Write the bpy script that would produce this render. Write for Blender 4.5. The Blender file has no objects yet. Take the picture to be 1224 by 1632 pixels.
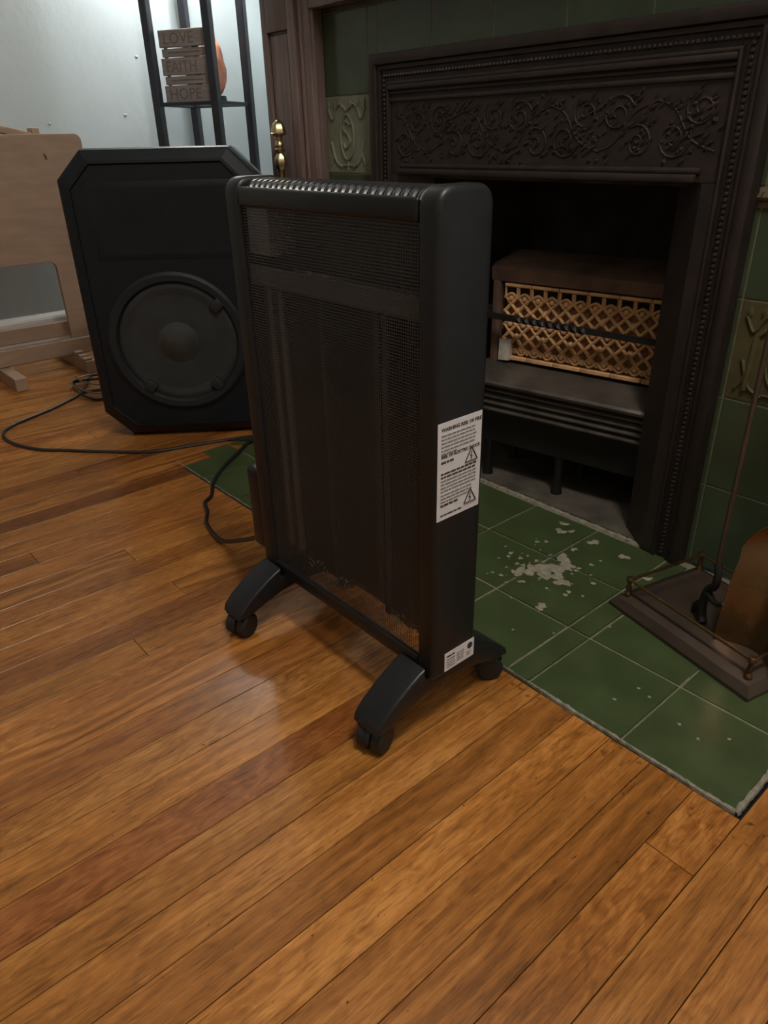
import bpy, bmesh, math, random
from mathutils import Vector, Matrix
random.seed(7)
PI = math.pi
scene = bpy.context.scene
C = scene.collection

# ------------------------------------------------------------------ camera
YAW, PITCH, ROLL = 0.86487, 0.48116, -0.02271
fwd = Vector((-math.sin(YAW)*math.cos(PITCH), math.cos(YAW)*math.cos(PITCH), -math.sin(PITCH)))
rgt = Vector((math.cos(YAW), math.sin(YAW), 0)); upv = rgt.cross(fwd)
r2 = rgt*math.cos(ROLL) + upv*math.sin(ROLL); u2 = upv*math.cos(ROLL) - rgt*math.sin(ROLL)
cd = bpy.data.cameras.new('camera'); cam = bpy.data.objects.new('camera', cd); C.objects.link(cam)
cam.matrix_world = Matrix(((r2.x, u2.x, -fwd.x, 0.17854), (r2.y, u2.y, -fwd.y, -0.67979), (r2.z, u2.z, -fwd.z, 0.70632), (0, 0, 0, 1)))
cd.sensor_fit = 'VERTICAL'; cd.sensor_height = 36; cd.lens = 1144.52/1632*36; cd.clip_start = 0.01
scene.camera = cam

# ------------------------------------------------------------------ world, exposure
w = bpy.data.worlds.new('world'); scene.world = w; w.use_nodes = True
w.node_tree.nodes['Background'].inputs[0].default_value = (0.9, 0.95, 1, 1)
w.node_tree.nodes['Background'].inputs[1].default_value = 0.02
vs = scene.view_settings
vs.view_transform = 'Standard'; vs.look = 'None'; vs.gamma = 1; vs.use_curve_mapping = False; vs.exposure = 0.0
LAMP_W = 46.0          # bulb in the shelf lamp
CEIL_W = 74.0          # ceiling dome

# ------------------------------------------------------------------ materials
def node(nt, typ, **kw):
    n = nt.nodes.new(typ)
    for k, v in kw.items():
        if hasattr(n, k): setattr(n, k, v)
        else: n.inputs[k.replace('_', ' ')].default_value = v
    return n
def mat(name, col, rough=0.5, metal=0.0, var=0.12, vscale=20, bump=0.0, bscale=80, col2=None, stretch=(1, 1, 1), spec=0.5, rvar=0.0, coat=0.0, dist=0.002):
    m = bpy.data.materials.new(name); m.use_nodes = True; nt = m.node_tree; L = nt.links
    b = nt.nodes['Principled BSDF']
    b.inputs['Roughness'].default_value = rough; b.inputs['Metallic'].default_value = metal
    b.inputs['Specular IOR Level'].default_value = spec; b.inputs['Coat Weight'].default_value = coat
    tc = node(nt, 'ShaderNodeTexCoord'); mp = node(nt, 'ShaderNodeMapping'); mp.inputs['Scale'].default_value = stretch
    L.new(tc.outputs['Object'], mp.inputs['Vector'])
    n1 = node(nt, 'ShaderNodeTexNoise'); n1.inputs['Scale'].default_value = vscale; n1.inputs['Detail'].default_value = 5
    L.new(mp.outputs[0], n1.inputs['Vector'])
    cr = node(nt, 'ShaderNodeValToRGB')
    c2 = col2 or tuple(c*(1+var) for c in col); c1 = col if col2 else tuple(c*(1-var) for c in col)
    cr.color_ramp.elements[0].position = 0.3; cr.color_ramp.elements[1].position = 0.7
    cr.color_ramp.elements[0].color = (*c1, 1); cr.color_ramp.elements[1].color = (*c2, 1)
    L.new(n1.outputs['Fac'], cr.inputs[0]); L.new(cr.outputs[0], b.inputs['Base Color'])
    if rvar:
        mr = node(nt, 'ShaderNodeMapRange'); mr.inputs['To Min'].default_value = rough-rvar; mr.inputs['To Max'].default_value = rough+rvar
        L.new(n1.outputs['Fac'], mr.inputs[0]); L.new(mr.outputs[0], b.inputs['Roughness'])
    if bump:
        n2 = node(nt, 'ShaderNodeTexNoise'); n2.inputs['Scale'].default_value = bscale; n2.inputs['Detail'].default_value = 4
        L.new(mp.outputs[0], n2.inputs['Vector'])
        bp = node(nt, 'ShaderNodeBump'); bp.inputs['Strength'].default_value = bump; bp.inputs['Distance'].default_value = dist
        L.new(n2.outputs['Fac'], bp.inputs['Height']); L.new(bp.outputs[0], b.inputs['Normal'])
    return m

def floor_mat():
    m = bpy.data.materials.new('oak_floor'); m.use_nodes = True; nt = m.node_tree; L = nt.links
    b = nt.nodes['Principled BSDF']
    tc = node(nt, 'ShaderNodeTexCoord'); oi = node(nt, 'ShaderNodeObjectInfo')
    ad = node(nt, 'ShaderNodeVectorMath', operation='MULTIPLY_ADD')
    cb = node(nt, 'ShaderNodeCombineXYZ'); 
    for i in range(3): L.new(oi.outputs['Random'], cb.inputs[i])
    L.new(cb.outputs[0], ad.inputs[0]); ad.inputs[1].default_value = (37, 91, 13); L.new(tc.outputs['Object'], ad.inputs[2])
    def mapped(sc, rot=0):
        mp = node(nt, 'ShaderNodeMapping'); mp.inputs['Scale'].default_value = sc; mp.inputs['Rotation'].default_value = (0, 0, rot)
        L.new(ad.outputs[0], mp.inputs[0]); return mp.outputs[0]
    # long fine grain
    g = node(nt, 'ShaderNodeTexNoise'); g.inputs['Scale'].default_value = 1; g.inputs['Detail'].default_value = 8; g.inputs['Roughness'].default_value = 0.65
    L.new(mapped((300, 9, 1)), g.inputs['Vector'])
    # cathedral / ray-fleck figure
    f = node(nt, 'ShaderNodeTexWave', wave_type='BANDS', bands_direction='X'); f.inputs['Scale'].default_value = 1.0
    f.inputs['Distortion'].default_value = 14; f.inputs['Detail'].default_value = 3; f.inputs['Detail Scale'].default_value = 1.4
    L.new(mapped((11, 2.6, 1), 0.1), f.inputs['Vector'])
    fl = node(nt, 'ShaderNodeTexNoise'); fl.inputs['Scale'].default_value = 1; fl.inputs['Detail'].default_value = 3; fl.inputs['Distortion'].default_value = 1.5
    L.new(mapped((75, 24, 1), 0.35), fl.inputs['Vector'])
    # broad tone
    t = node(nt, 'ShaderNodeTexNoise'); t.inputs['Scale'].default_value = 1; t.inputs['Detail'].default_value = 3
    L.new(mapped((14, 3, 1)), t.inputs['Vector'])
    def math_(op, a, bb):
        n = node(nt, 'ShaderNodeMath', operation=op)
        for i, v in enumerate((a, bb)):
            if isinstance(v, (int, float)): n.inputs[i].default_value = v
            else: L.new(v, n.inputs[i])
        return n.outputs[0]
    # figured weight varies by plank
    rnd2 = math_('FRACT', math_('MULTIPLY', oi.outputs['Random'], 7.31), 0)
    fw = math_('MULTIPLY', math_('POWER', rnd2, 2.0), 0.20)
    s = math_('ADD', math_('MULTIPLY', g.outputs['Fac'], 0.40), math_('MULTIPLY', t.outputs['Fac'], 0.35))
    s = math_('ADD', s, math_('MULTIPLY', f.outputs['Fac'], fw))
    s = math_('ADD', s, math_('MULTIPLY', math_('MULTIPLY', math_('SUBTRACT', fl.outputs['Fac'], 0.22), 0.62), math_('SUBTRACT', 1.0, rnd2)))
    cr = node(nt, 'ShaderNodeValToRGB'); e = cr.color_ramp.elements
    e[0].position = 0.33; e[0].color = (0.150, 0.056, 0.011, 1)
    e[1].position = 0.68; e[1].color = (0.52, 0.235, 0.066, 1)
    x = e.new(0.50); x.color = (0.325, 0.126, 0.027, 1)
    L.new(s, cr.inputs[0])
    # each plank's own tint is its object colour
    mx = node(nt, 'ShaderNodeMix', data_type='RGBA', blend_type='MULTIPLY'); mx.inputs[0].default_value = 1
    L.new(cr.outputs[0], mx.inputs[6]); L.new(oi.outputs['Color'], mx.inputs[7])
    # small dark nail marks and stains
    v = node(nt, 'ShaderNodeTexNoise'); v.inputs['Scale'].default_value = 1; v.inputs['Detail'].default_value = 2
    L.new(mapped((130, 70, 1)), v.inputs['Vector'])
    st = node(nt, 'ShaderNodeMapRange'); st.inputs['From Min'].default_value = 0.73; st.inputs['From Max'].default_value = 0.79
    L.new(v.outputs['Fac'], st.inputs[0])
    mx2 = node(nt, 'ShaderNodeMix', data_type='RGBA'); L.new(st.outputs[0], mx2.inputs[0]); L.new(mx.outputs[2], mx2.inputs[6])
    mx2.inputs[7].default_value = (0.045, 0.018, 0.006, 1)
    # open pores: short dark dashes along the grain
    po = node(nt, 'ShaderNodeTexNoise'); po.inputs['Scale'].default_value = 1; po.inputs['Detail'].default_value = 3
    L.new(mapped((700, 45, 1)), po.inputs['Vector'])
    pr_ = node(nt, 'ShaderNodeMapRange'); pr_.inputs['From Min'].default_value = 0.52; pr_.inputs['From Max'].default_value = 0.72; pr_.inputs['To Max'].default_value = 0.55
    L.new(po.outputs['Fac'], pr_.inputs[0])
    # old black spots in the boards that butt against the hearth
    ge = node(nt, 'ShaderNodeNewGeometry'); sp = node(nt, 'ShaderNodeSeparateXYZ'); L.new(ge.outputs['Position'], sp.inputs[0])
    my = node(nt, 'ShaderNodeMapRange'); my.inputs['From Min'].default_value = -0.085; my.inputs['From Max'].default_value = -0.005; L.new(sp.outputs[1], my.inputs[0])
    sn = node(nt, 'ShaderNodeTexNoise'); sn.inputs['Scale'].default_value = 75; sn.inputs['Detail'].default_value = 3; L.new(ge.outputs['Position'], sn.inputs['Vector'])
    sm = node(nt, 'ShaderNodeMapRange'); sm.inputs['From Min'].default_value = 0.60; sm.inputs['From Max'].default_value = 0.70; L.new(sn.outputs['Fac'], sm.inputs[0])
    edge = node(nt, 'ShaderNodeMath', operation='LESS_THAN'); L.new(sp.outputs[1], edge.inputs[0]); edge.inputs[1].default_value = 0.0
    mk = math_('MINIMUM', math_('ADD', pr_.outputs[0], math_('MULTIPLY', math_('MULTIPLY', sm.outputs[0], math_('MULTIPLY', my.outputs[0], edge.outputs[0])), 0.9)), 0.95)
    mx3 = node(nt, 'ShaderNodeMix', data_type='RGBA'); L.new(mk, mx3.inputs[0]); L.new(mx2.outputs[2], mx3.inputs[6]); mx3.inputs[7].default_value = (0.075, 0.028, 0.008, 1)
    L.new(mx3.outputs[2], b.inputs['Base Color'])
    rr = node(nt, 'ShaderNodeMapRange'); rr.inputs['To Min'].default_value = 0.22; rr.inputs['To Max'].default_value = 0.36
    L.new(g.outputs['Fac'], rr.inputs[0]); L.new(rr.outputs[0], b.inputs['Roughness'])
    b.inputs['Specular IOR Level'].default_value = 0.45
    bp = node(nt, 'ShaderNodeBump'); bp.inputs['Strength'].default_value = 0.18; bp.inputs['Distance'].default_value = 0.0006
    L.new(g.outputs['Fac'], bp.inputs['Height']); L.new(bp.outputs[0], b.inputs['Normal'])
    return m

def grille_mat():
    m = bpy.data.materials.new('perforated_black_mesh'); m.use_nodes = True; nt = m.node_tree; L = nt.links
    b = nt.nodes['Principled BSDF']; out = nt.nodes['Material Output']
    b.inputs['Base Color'].default_value = (0.048, 0.050, 0.053, 1); b.inputs['Roughness'].default_value = 0.42; b.inputs['Metallic'].default_value = 0.2
    tc = node(nt, 'ShaderNodeTexCoord'); sx = node(nt, 'ShaderNodeSeparateXYZ'); cb = node(nt, 'ShaderNodeCombineXYZ')
    L.new(tc.outputs['Object'], sx.inputs[0]); L.new(sx.outputs[0], cb.inputs[0]); L.new(sx.outputs[2], cb.inputs[1])
    v = node(nt, 'ShaderNodeTexVoronoi', voronoi_dimensions='2D', feature='F1'); v.inputs['Scale'].default_value = 1/0.0036; v.inputs['Randomness'].default_value = 0
    L.new(cb.outputs[0], v.inputs['Vector'])
    lt = node(nt, 'ShaderNodeMath', operation='LESS_THAN'); lt.inputs[1].default_value = 0.37
    L.new(v.outputs['Distance'], lt.inputs[0])
    tr = node(nt, 'ShaderNodeBsdfTransparent'); mx = node(nt, 'ShaderNodeMixShader')
    L.new(lt.outputs[0], mx.inputs[0]); L.new(b.outputs[0], mx.inputs[1]); L.new(tr.outputs[0], mx.inputs[2]); L.new(mx.outputs[0], out.inputs['Surface'])
    return m

def glass_mat():
    m = bpy.data.materials.new('thin_clear_glass'); m.use_nodes = True; nt = m.node_tree; b = nt.nodes['Principled BSDF']
    b.inputs['Base Color'].default_value = (0.8, 0.9, 0.88, 1); b.inputs['Roughness'].default_value = 0.05
    t = nt.nodes.new('ShaderNodeBsdfTransparent'); t.inputs[0].default_value = (0.93, 0.96, 0.95, 1); x = nt.nodes.new('ShaderNodeMixShader'); x.inputs[0].default_value = 0.93
    nt.links.new(b.outputs[0], x.inputs[1]); nt.links.new(t.outputs[0], x.inputs[2]); nt.links.new(x.outputs[0], nt.nodes['Material Output'].inputs['Surface'])
    return m
def emis(name, col, strength):
    m = bpy.data.materials.new(name); m.use_nodes = True; b = m.node_tree.nodes['Principled BSDF']
    b.inputs['Base Color'].default_value = (0.8, 0.8, 0.8, 1); b.inputs['Emission Color'].default_value = (*col, 1); b.inputs['Emission Strength'].default_value = strength
    return m

M = {
 'oak': floor_mat(), 'grille': grille_mat(), 'glass': glass_mat(),
 'wall': mat('pale_painted_plaster', (0.50, 0.575, 0.60), 0.55, var=0.03, vscale=6, bump=0.25, bscale=35, dist=0.004),
 'plaster': mat('warm_white_paint', (0.62, 0.60, 0.56), 0.7, var=0.03),
 'ceil': mat('ceiling_paint', (0.74, 0.73, 0.70), 0.8, var=0.02),
 'base': mat('white_baseboard_paint', (0.62, 0.61, 0.59), 0.35, var=0.04),
 'sub': mat('dark_subfloor', (0.012, 0.007, 0.004), 0.9),
 'tile': mat('green_glazed_tile', (0.044, 0.063, 0.024), 0.32, var=0.22, vscale=14, bump=0.10, bscale=18, rvar=0.06),
 'wtile': mat('green_wall_tile', (0.050, 0.069, 0.038), 0.22, var=0.18, vscale=10, bump=0.08, bscale=16, rvar=0.04),
 'grout': mat('grey_grout', (0.16, 0.15, 0.10), 0.9, var=0.25, vscale=60),
 'wgrout': mat('tan_wall_grout', (0.16, 0.14, 0.085), 0.85, var=0.25, vscale=50),
 'mortar': mat('crumbly_mortar', (0.20, 0.18, 0.135), 0.95, var=0.4, vscale=90, bump=0.8, bscale=200),
 'paint': mat('dried_white_paint', (0.23, 0.21, 0.155), 0.85, var=0.25, vscale=80),
 'iron': mat('brown_cast_iron', (0.024, 0.016, 0.013), 0.56, metal=0.2, var=0.3, vscale=25, bump=0.35, bscale=220, dist=0.001),
 'soot': mat('sooty_firebox', (0.055, 0.045, 0.036), 0.95, var=0.5, vscale=12, bump=0.5, bscale=40),
 'ash': mat('ashy_concrete', (0.062, 0.052, 0.038), 0.9, var=0.5, vscale=14, bump=0.6, bscale=70),
 'mwood': mat('dark_stained_mantel_wood', (0.150, 0.104, 0.093), 0.36, var=0.28, vscale=10, stretch=(9, 9, 0.8), bump=0.08, bscale=30),
 'lwood': mat('pale_birch_plywood', (0.31, 0.21, 0.145), 0.5, var=0.14, vscale=8, stretch=(6, 1.2, 5), bump=0.05),
 'knot': mat('wood_knot', (0.10, 0.045, 0.02), 0.55),
 'black': mat('black_plastic', (0.010, 0.0105, 0.0115), 0.36, spec=0.4, var=0.15, vscale=60, bump=0.05, bscale=500, dist=0.0005),
 'blackmetal': mat('black_powder_coat', (0.010, 0.011, 0.012), 0.40, spec=0.36, var=0.15, vscale=50, bump=0.12, bscale=700, dist=0.0004),
 'ribm': mat('glossy_black_rib', (0.020, 0.020, 0.021), 0.26, var=0.1),
 'rubber': mat('black_rubber', (0.008, 0.008, 0.008), 0.55, var=0.2),
 'mica': mat('dark_mica_sheet', (0.030, 0.031, 0.029), 0.45, metal=0.2, var=0.35, vscale=12, bump=0.15, bscale=60),
 'flake': mat('silvery_mica_flake', (0.5, 0.5, 0.48), 0.35, metal=0.3, var=0.4, vscale=120),
 'palesteel': mat('pale_galvanised', (0.34, 0.35, 0.36), 0.42, metal=0.3, var=0.1),
 'steel': mat('dull_steel', (0.17, 0.17, 0.165), 0.42, metal=0.5, var=0.15),
 'spk': mat('speaker_plastic', (0.0035, 0.006, 0.009), 0.45, spec=0.32, var=0.2, vscale=30, bump=0.06, bscale=400, dist=0.0006),
 'spkring': mat('speaker_ring_plastic', (0.0085, 0.0105, 0.0125), 0.6, spec=0.35, var=0.1),
 'cone': mat('speaker_cone_paper', (0.022, 0.026, 0.027), 0.45, spec=0.35, var=0.25, vscale=18, bump=0.15, bscale=40),
 'cap': mat('speaker_dust_cap', (0.024, 0.026, 0.025), 0.30, var=0.1),
 'cord': mat('black_cord_rubber', (0.010, 0.010, 0.012), 0.4, var=0.2),
 'label': mat('silver_white_label', (0.66, 0.65, 0.67), 0.45, var=0.04),
 'ink': mat('grey_black_ink', (0.035, 0.035, 0.038), 0.6, var=0.1),
 'inkpale': mat('faded_ink', (0.20, 0.20, 0.205), 0.6, var=0.15, vscale=300),
 'clay': mat('orange_fireclay', (0.56, 0.32, 0.150), 0.85, var=0.35, vscale=30, bump=0.3, bscale=120),
 'claydark': mat('fireclay_backing', (0.30, 0.15, 0.065), 0.9, var=0.4, vscale=25),
 'claypale': mat('broken_pale_fireclay', (0.46, 0.42, 0.37), 0.9, var=0.25, vscale=60),
 'gasiron': mat('dusty_dark_iron', (0.085, 0.072, 0.060), 0.45, metal=0.3, var=0.4, vscale=16, bump=0.2, bscale=90),
 'rust': mat('rusty_iron_hood', (0.13, 0.080, 0.055), 0.7, metal=0.2, var=0.5, vscale=14, bump=0.3, bscale=60),
 'brass': mat('polished_brass', (0.52, 0.43, 0.25), 0.30, metal=1.0, var=0.2, vscale=30),
 'oldbrass': mat('tarnished_brass', (0.17, 0.10, 0.045), 0.28, metal=0.9, var=0.15, vscale=14, rvar=0.05),
 'bronze': mat('aged_bronze', (0.085, 0.062, 0.046), 0.42, metal=0.6, var=0.25, vscale=12),
 'wrought': mat('black_wrought_iron', (0.014, 0.012, 0.011), 0.5, metal=0.4, var=0.3),
 'post': mat('black_lacquer_wood', (0.026, 0.029, 0.038), 0.38, var=0.15),
 'sign': mat('grey_brown_slat_wood', (0.24, 0.205, 0.19), 0.6, var=0.18, vscale=12, stretch=(1, 6, 12), bump=0.1),
 'signink': mat('brown_sign_paint', (0.135, 0.110, 0.100), 0.7, var=0.1),
 'salt': mat('pink_salt_rock', (0.66, 0.27, 0.17), 0.5, var=0.3, vscale=14, bump=0.6, bscale=25, dist=0.006),
 'shade': mat('cream_lamp_linen', (0.75, 0.70, 0.60), 0.8, var=0.03),
 'relief': mat('grey_green_relief_tile', (0.165, 0.180, 0.125), 0.26, var=0.2, vscale=18),
 'reliefr': mat('brown_green_relief_tile', (0.075, 0.066, 0.032), 0.24, var=0.35, vscale=16),
 'tan': mat('tan_glazed_trim', (0.085, 0.065, 0.035), 0.4, var=0.25),
 'bulb': emis('lamp_bulb_glow', (1.0, 0.93, 0.82), 12),
 'dome': emis('opal_glass_glow', (1.0, 0.86, 0.66), 3.5),
}

# ------------------------------------------------------------------ mesh helpers
def cbox(bm, c, s, rot=None, bev=0.0, seg=1):
    r = bmesh.ops.create_cube(bm, size=1.0); vs_ = r['verts']
    mtx = Matrix.Translation(Vector(c)) @ (rot.to_4x4() if rot else Matrix.Identity(4)) @ Matrix.Diagonal((*s, 1))
    bmesh.ops.transform(bm, matrix=mtx, verts=vs_)
    if bev:
        es = list({e for v in vs_ for e in v.link_edges})
        bmesh.ops.bevel(bm, geom=es, offset=bev, segments=seg, affect='EDGES', profile=0.5)
def bx(bm, x0, x1, y0, y1, z0, z1, bev=0.0, seg=1):
    cbox(bm, ((x0+x1)/2, (y0+y1)/2, (z0+z1)/2), (abs(x1-x0), abs(y1-y0), abs(z1-z0)), bev=bev, seg=seg)
def prism(bm, pts, depth, mtx=Matrix.Identity(4), bev=0.0, seg=2):
    """polygon pts (x,z) in the XZ plane, extruded along +y by depth"""
    a = [bm.verts.new(mtx @ Vector((p[0], 0, p[1]))) for p in pts]
    b = [bm.verts.new(mtx @ Vector((p[0], depth, p[1]))) for p in pts]
    n = len(pts); fs = [bm.faces.new(a), bm.faces.new(b[::-1])]
    for i in range(n): fs.append(bm.faces.new((a[i], b[i], b[(i+1) % n], a[(i+1) % n])))
    bmesh.ops.recalc_face_normals(bm, faces=fs)
    if bev:
        es = list(fs[0].edges)+list(fs[1].edges)
        bmesh.ops.bevel(bm, geom=es, offset=bev, segments=seg, affect='EDGES', profile=0.5)
def lathe(bm, prof, seg=24, mtx=Matrix.Identity(4)):
    rings = []
    for r, z in prof:
        if r < 1e-5: rings.append([bm.verts.new(mtx @ Vector((0, 0, z)))])
        else: rings.append([bm.verts.new(mtx @ Vector((r*math.cos(2*PI*i/seg), r*math.sin(2*PI*i/seg), z))) for i in range(seg)])
    fs = []
    for A, B in zip(rings, rings[1:]):
        for i in range(seg):
            j = (i+1) % seg
            q = ([A[0]] if len(A) == 1 else [A[i], A[j]]) + ([B[0]] if len(B) == 1 else [B[j], B[i]])
            if len(q) > 2: fs.append(bm.faces.new(q))
    for R_ in (rings[0], rings[-1]):
        if len(R_) > 2: fs.append(bm.faces.new(R_))
    bmesh.ops.recalc_face_normals(bm, faces=fs)
def smooth_path(pts, n=8):
    P = [Vector(p) for p in pts]; P = [P[0]*2-P[1]] + P + [P[-1]*2-P[-2]]; out = []
    for i in range(1, len(P)-2):
        a, b, c, d = P[i-1:i+3]
        for k in range(n):
            t = k/n
            out.append(0.5*((2*b)+(c-a)*t+(2*a-5*b+4*c-d)*t*t+(3*b-a-3*c+d)*t**3))
    out.append(P[-2]); return out
def tube(bm, path, rad, seg=8, flat=1.0, closed=False, cap=True):
    path = [Vector(p) for p in path]; n = len(path); rings = []; up = Vector((0, 0, 1))
    prev = None
    for i, p in enumerate(path):
        if closed: t = path[(i+1) % n]-path[i-1]
        else: t = path[min(i+1, n-1)]-path[max(i-1, 0)]
        t = t.normalized() if t.length > 1e-9 else Vector((0, 0, 1))
        if prev is None:
            ref = up if abs(t.z) < 0.9 else Vector((1, 0, 0)); s = t.cross(ref).normalized()
        else:
            s = prev - t*prev.dot(t); s = s.normalized() if s.length > 1e-6 else t.orthogonal().normalized()
        prev = s; q = s.cross(t)
        r = rad(i/(n-1)) if callable(rad) else rad
        rings.append([bm.verts.new(p + s*r*math.cos(2*PI*k/seg) + q*r*flat*math.sin(2*PI*k/seg)) for k in range(seg)])
    fs = []; m = n if closed else n-1
    for i in range(m):
        A, B = rings[i], rings[(i+1) % n]
        for k in range(seg): fs.append(bm.faces.new((A[k], A[(k+1) % seg], B[(k+1) % seg], B[k])))
    if cap and not closed: fs.append(bm.faces.new(rings[0])); fs.append(bm.faces.new(rings[-1]))
    bmesh.ops.recalc_face_normals(bm, faces=fs)
def obj(name, bm, m, parent=None, smooth=False, label=None, angle=0.6):
    me = bpy.data.meshes.new(name); bm.to_mesh(me); bm.free(); me.materials.append(M[m] if isinstance(m, str) else m)
    if smooth:
        for p in me.polygons: p.use_smooth = True
        try: me.set_sharp_from_angle(angle=angle)
        except Exception: pass
    o = bpy.data.objects.new(name, me); C.objects.link(o)
    if parent is not None: o.parent = parent
    if label: o['label'] = label
    return o
def tag(o, label, cat, group=None, kind=None):
    o['label'] = label; o['category'] = cat
    if group: o['group'] = group
    if kind: o['kind'] = kind
    return o
def thing(name, label, cat, loc=(0, 0, 0), rz=0, group=None):
    o = bpy.data.objects.new(name, None); C.objects.link(o); o.location = loc; o.rotation_euler = (0, 0, rz); o.empty_display_size = 0.1
    return tag(o, label, cat, group)
def struct(name, bm, m): 
    o = obj(name, bm, m); o['kind'] = 'structure'; return o
def inst(src, name, parent, loc=(0, 0, 0), rot=(0, 0, 0), scale=None):
    o = bpy.data.objects.new(name, src.data); C.objects.link(o); o.parent = parent; o.location = loc; o.rotation_euler = rot
    if scale: o.scale = scale
    return o
NB = bmesh.new
def text_mesh(name, body, size, m, parent, mtx, ext=0.0002, bold=0.0):
    cu = bpy.data.curves.new(name, 'FONT'); cu.body = body; cu.size = size; cu.extrude = ext; cu.align_x = 'LEFT'; cu.resolution_u = 2; cu.offset = bold
    t = bpy.data.objects.new(name, cu); C.objects.link(t)
    bpy.context.view_layer.update()
    me = bpy.data.meshes.new_from_object(t.evaluated_get(bpy.context.evaluated_depsgraph_get()))
    bpy.data.objects.remove(t); me.transform(mtx); me.materials.clear(); me.materials.append(M[m])
    o = bpy.data.objects.new(name, me); C.objects.link(o); o.parent = parent
    return o

# ------------------------------------------------------------------ room shell
XL, XR, YB, YA, ZC = -2.80, 2.30, -3.30, 1.27, 2.62     # left wall, right wall, wall behind, alcove back, ceiling
YF = 0.487                                            # masonry plane behind the tile facing
CX = -1.53                                            # left side of the chimney breast
SX0, SX1, SZ = -1.10, -0.40, 0.64                     # firebox opening
b = NB(); bx(b, XL-0.1, XR+0.1, YB-0.1, YA+0.1, -0.12, -0.022); floor = struct('floor', b, 'sub')
b = NB(); bx(b, XL-0.1, XR+0.1, YB-0.1, YA+0.1, ZC, ZC+0.1); struct('ceiling', b, 'ceil')
b = NB(); bx(b, XL-0.1, XL, YB-0.1, YA+0.1, -0.02, ZC); wl = struct('wall_left', b, 'wall')
b = NB(); bx(b, XL, CX, YA, YA+0.1, -0.02, ZC); struct('wall_alcove', b, 'wall')
b = NB(); bx(b, XR, XR+0.1, YB-0.1, YA+0.1, -0.02, ZC); struct('wall_right', b, 'plaster')
b = NB(); bx(b, XL, XR, YB-0.1, YB, -0.02, ZC); struct('wall_rear', b, 'plaster')
b = NB()
bx(b, CX, SX0, YF, YA+0.1, -0.02, ZC); bx(b, SX1, XR, YF, YA+0.1, -0.02, ZC); bx(b, SX0, SX1, YF, YA+0.1, SZ, ZC)
wf = struct('wall_fireplace', b, 'wall')
b = NB()
bx(b, SX0, SX1, 0.93, 0.96, -0.02, SZ); bx(b, SX0, SX0+0.015, YF, 0.93, -0.02, SZ); bx(b, SX1-0.015, SX1, YF, 0.93, -0.02, SZ); bx(b, SX0, SX1, YF, 0.93, SZ-0.012, SZ)
struct('wall_firebox', b, 'soot')
b = NB(); bx(b, SX0+0.016, SX1-0.016, 0.476, 0.929, -0.02, 0.002)
struct('floor_firebox', b, 'ash')
b = NB(); pr = [(0, 0), (0.016, 0), (0.016, 0.112), (0.012, 0.120), (0.006, 0.126), (0, 0.132)]
prism(b, pr, YA-YB-0.02, Matrix.Translation((XL, YB+0.01, 0))); struct('baseboard_left', b, 'base')
b = NB(); prism(b, [(0, 0), (0.016, 0), (0.016, 0.112), (0.006, 0.126), (0, 0.132)], CX-XL-0.02, Matrix.Translation((XL+0.017, YA, 0)) @ Matrix.Rotation(-PI/2, 4, 'Z'))
struct('baseboard_alcove', b, 'base')
# flecks where the left wall's plaster is chipped: small proud paint nibs
for (y, z) in ((0.333, 0.772), (0.62, 0.80), (0.70, 0.99), (1.06, 0.60)):
    b = NB(); bmesh.ops.create_icosphere(b, subdivisions=2, radius=0.006); bmesh.ops.transform(b, matrix=Matrix.Translation((XL+0.001, y, z)) @ Matrix.Diagonal((0.4, 1, 0.7, 1)), verts=b.verts)
    obj('paint_nib', b, 'wall', wl, True)

# ------------------------------------------------------------------ oak strip floor
PW = 0.0575
TINT = {-23: (0.52, 0.44, 0.44), -26: (0.62, 0.54, 0.50), -14: (0.68, 0.62, 0.62), -7: (0.66, 0.54, 0.52), -10: (0.80, 0.74, 0.74), -17: (0.85, 0.80, 0.76), -20: (0.80, 0.72, 0.66), -31: (0.78, 0.70, 0.66), -8: (1.12, 1.12, 1.06), -5: (1.02, 1.02, 1.0), -3: (1.10, 1.08, 1.0), -2: (1.0, 0.98, 0.92), -1: (0.92, 0.88, 0.80), 0: (0.86, 0.79, 0.68), 1: (0.94, 0.92, 0.84), 2: (0.97, 0.93, 0.84)}
def plank(x0, x1, y0, y1, k=99):
    b = NB(); hx, hy = (x1-x0)/2-0.0005, (y1-y0)/2-0.0005; dz = random.uniform(-0.00012, 0.0)
    cbox(b, (0, 0, -0.0105+dz), (2*hx, 2*hy, 0.021))
    es = [e for e in b.edges if all(v.co.z > -0.01 for v in e.verts)]
    bmesh.ops.bevel(b, geom=es, offset=0.0004, segments=1, affect='EDGES')
    o = obj('plank', b, 'oak', floor); o.location = ((x0+x1)/2, (y0+y1)/2, 0)
    v = random.uniform(0.86, 1.06); t = TINT.get(k, (v, v*random.uniform(0.95, 1.02), v*random.uniform(0.9, 1.0))); o.color = (*t, 1)
rc = random.Random(31)
xs = [-0.048+PW*k for k in range(-48, 12)]
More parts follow.
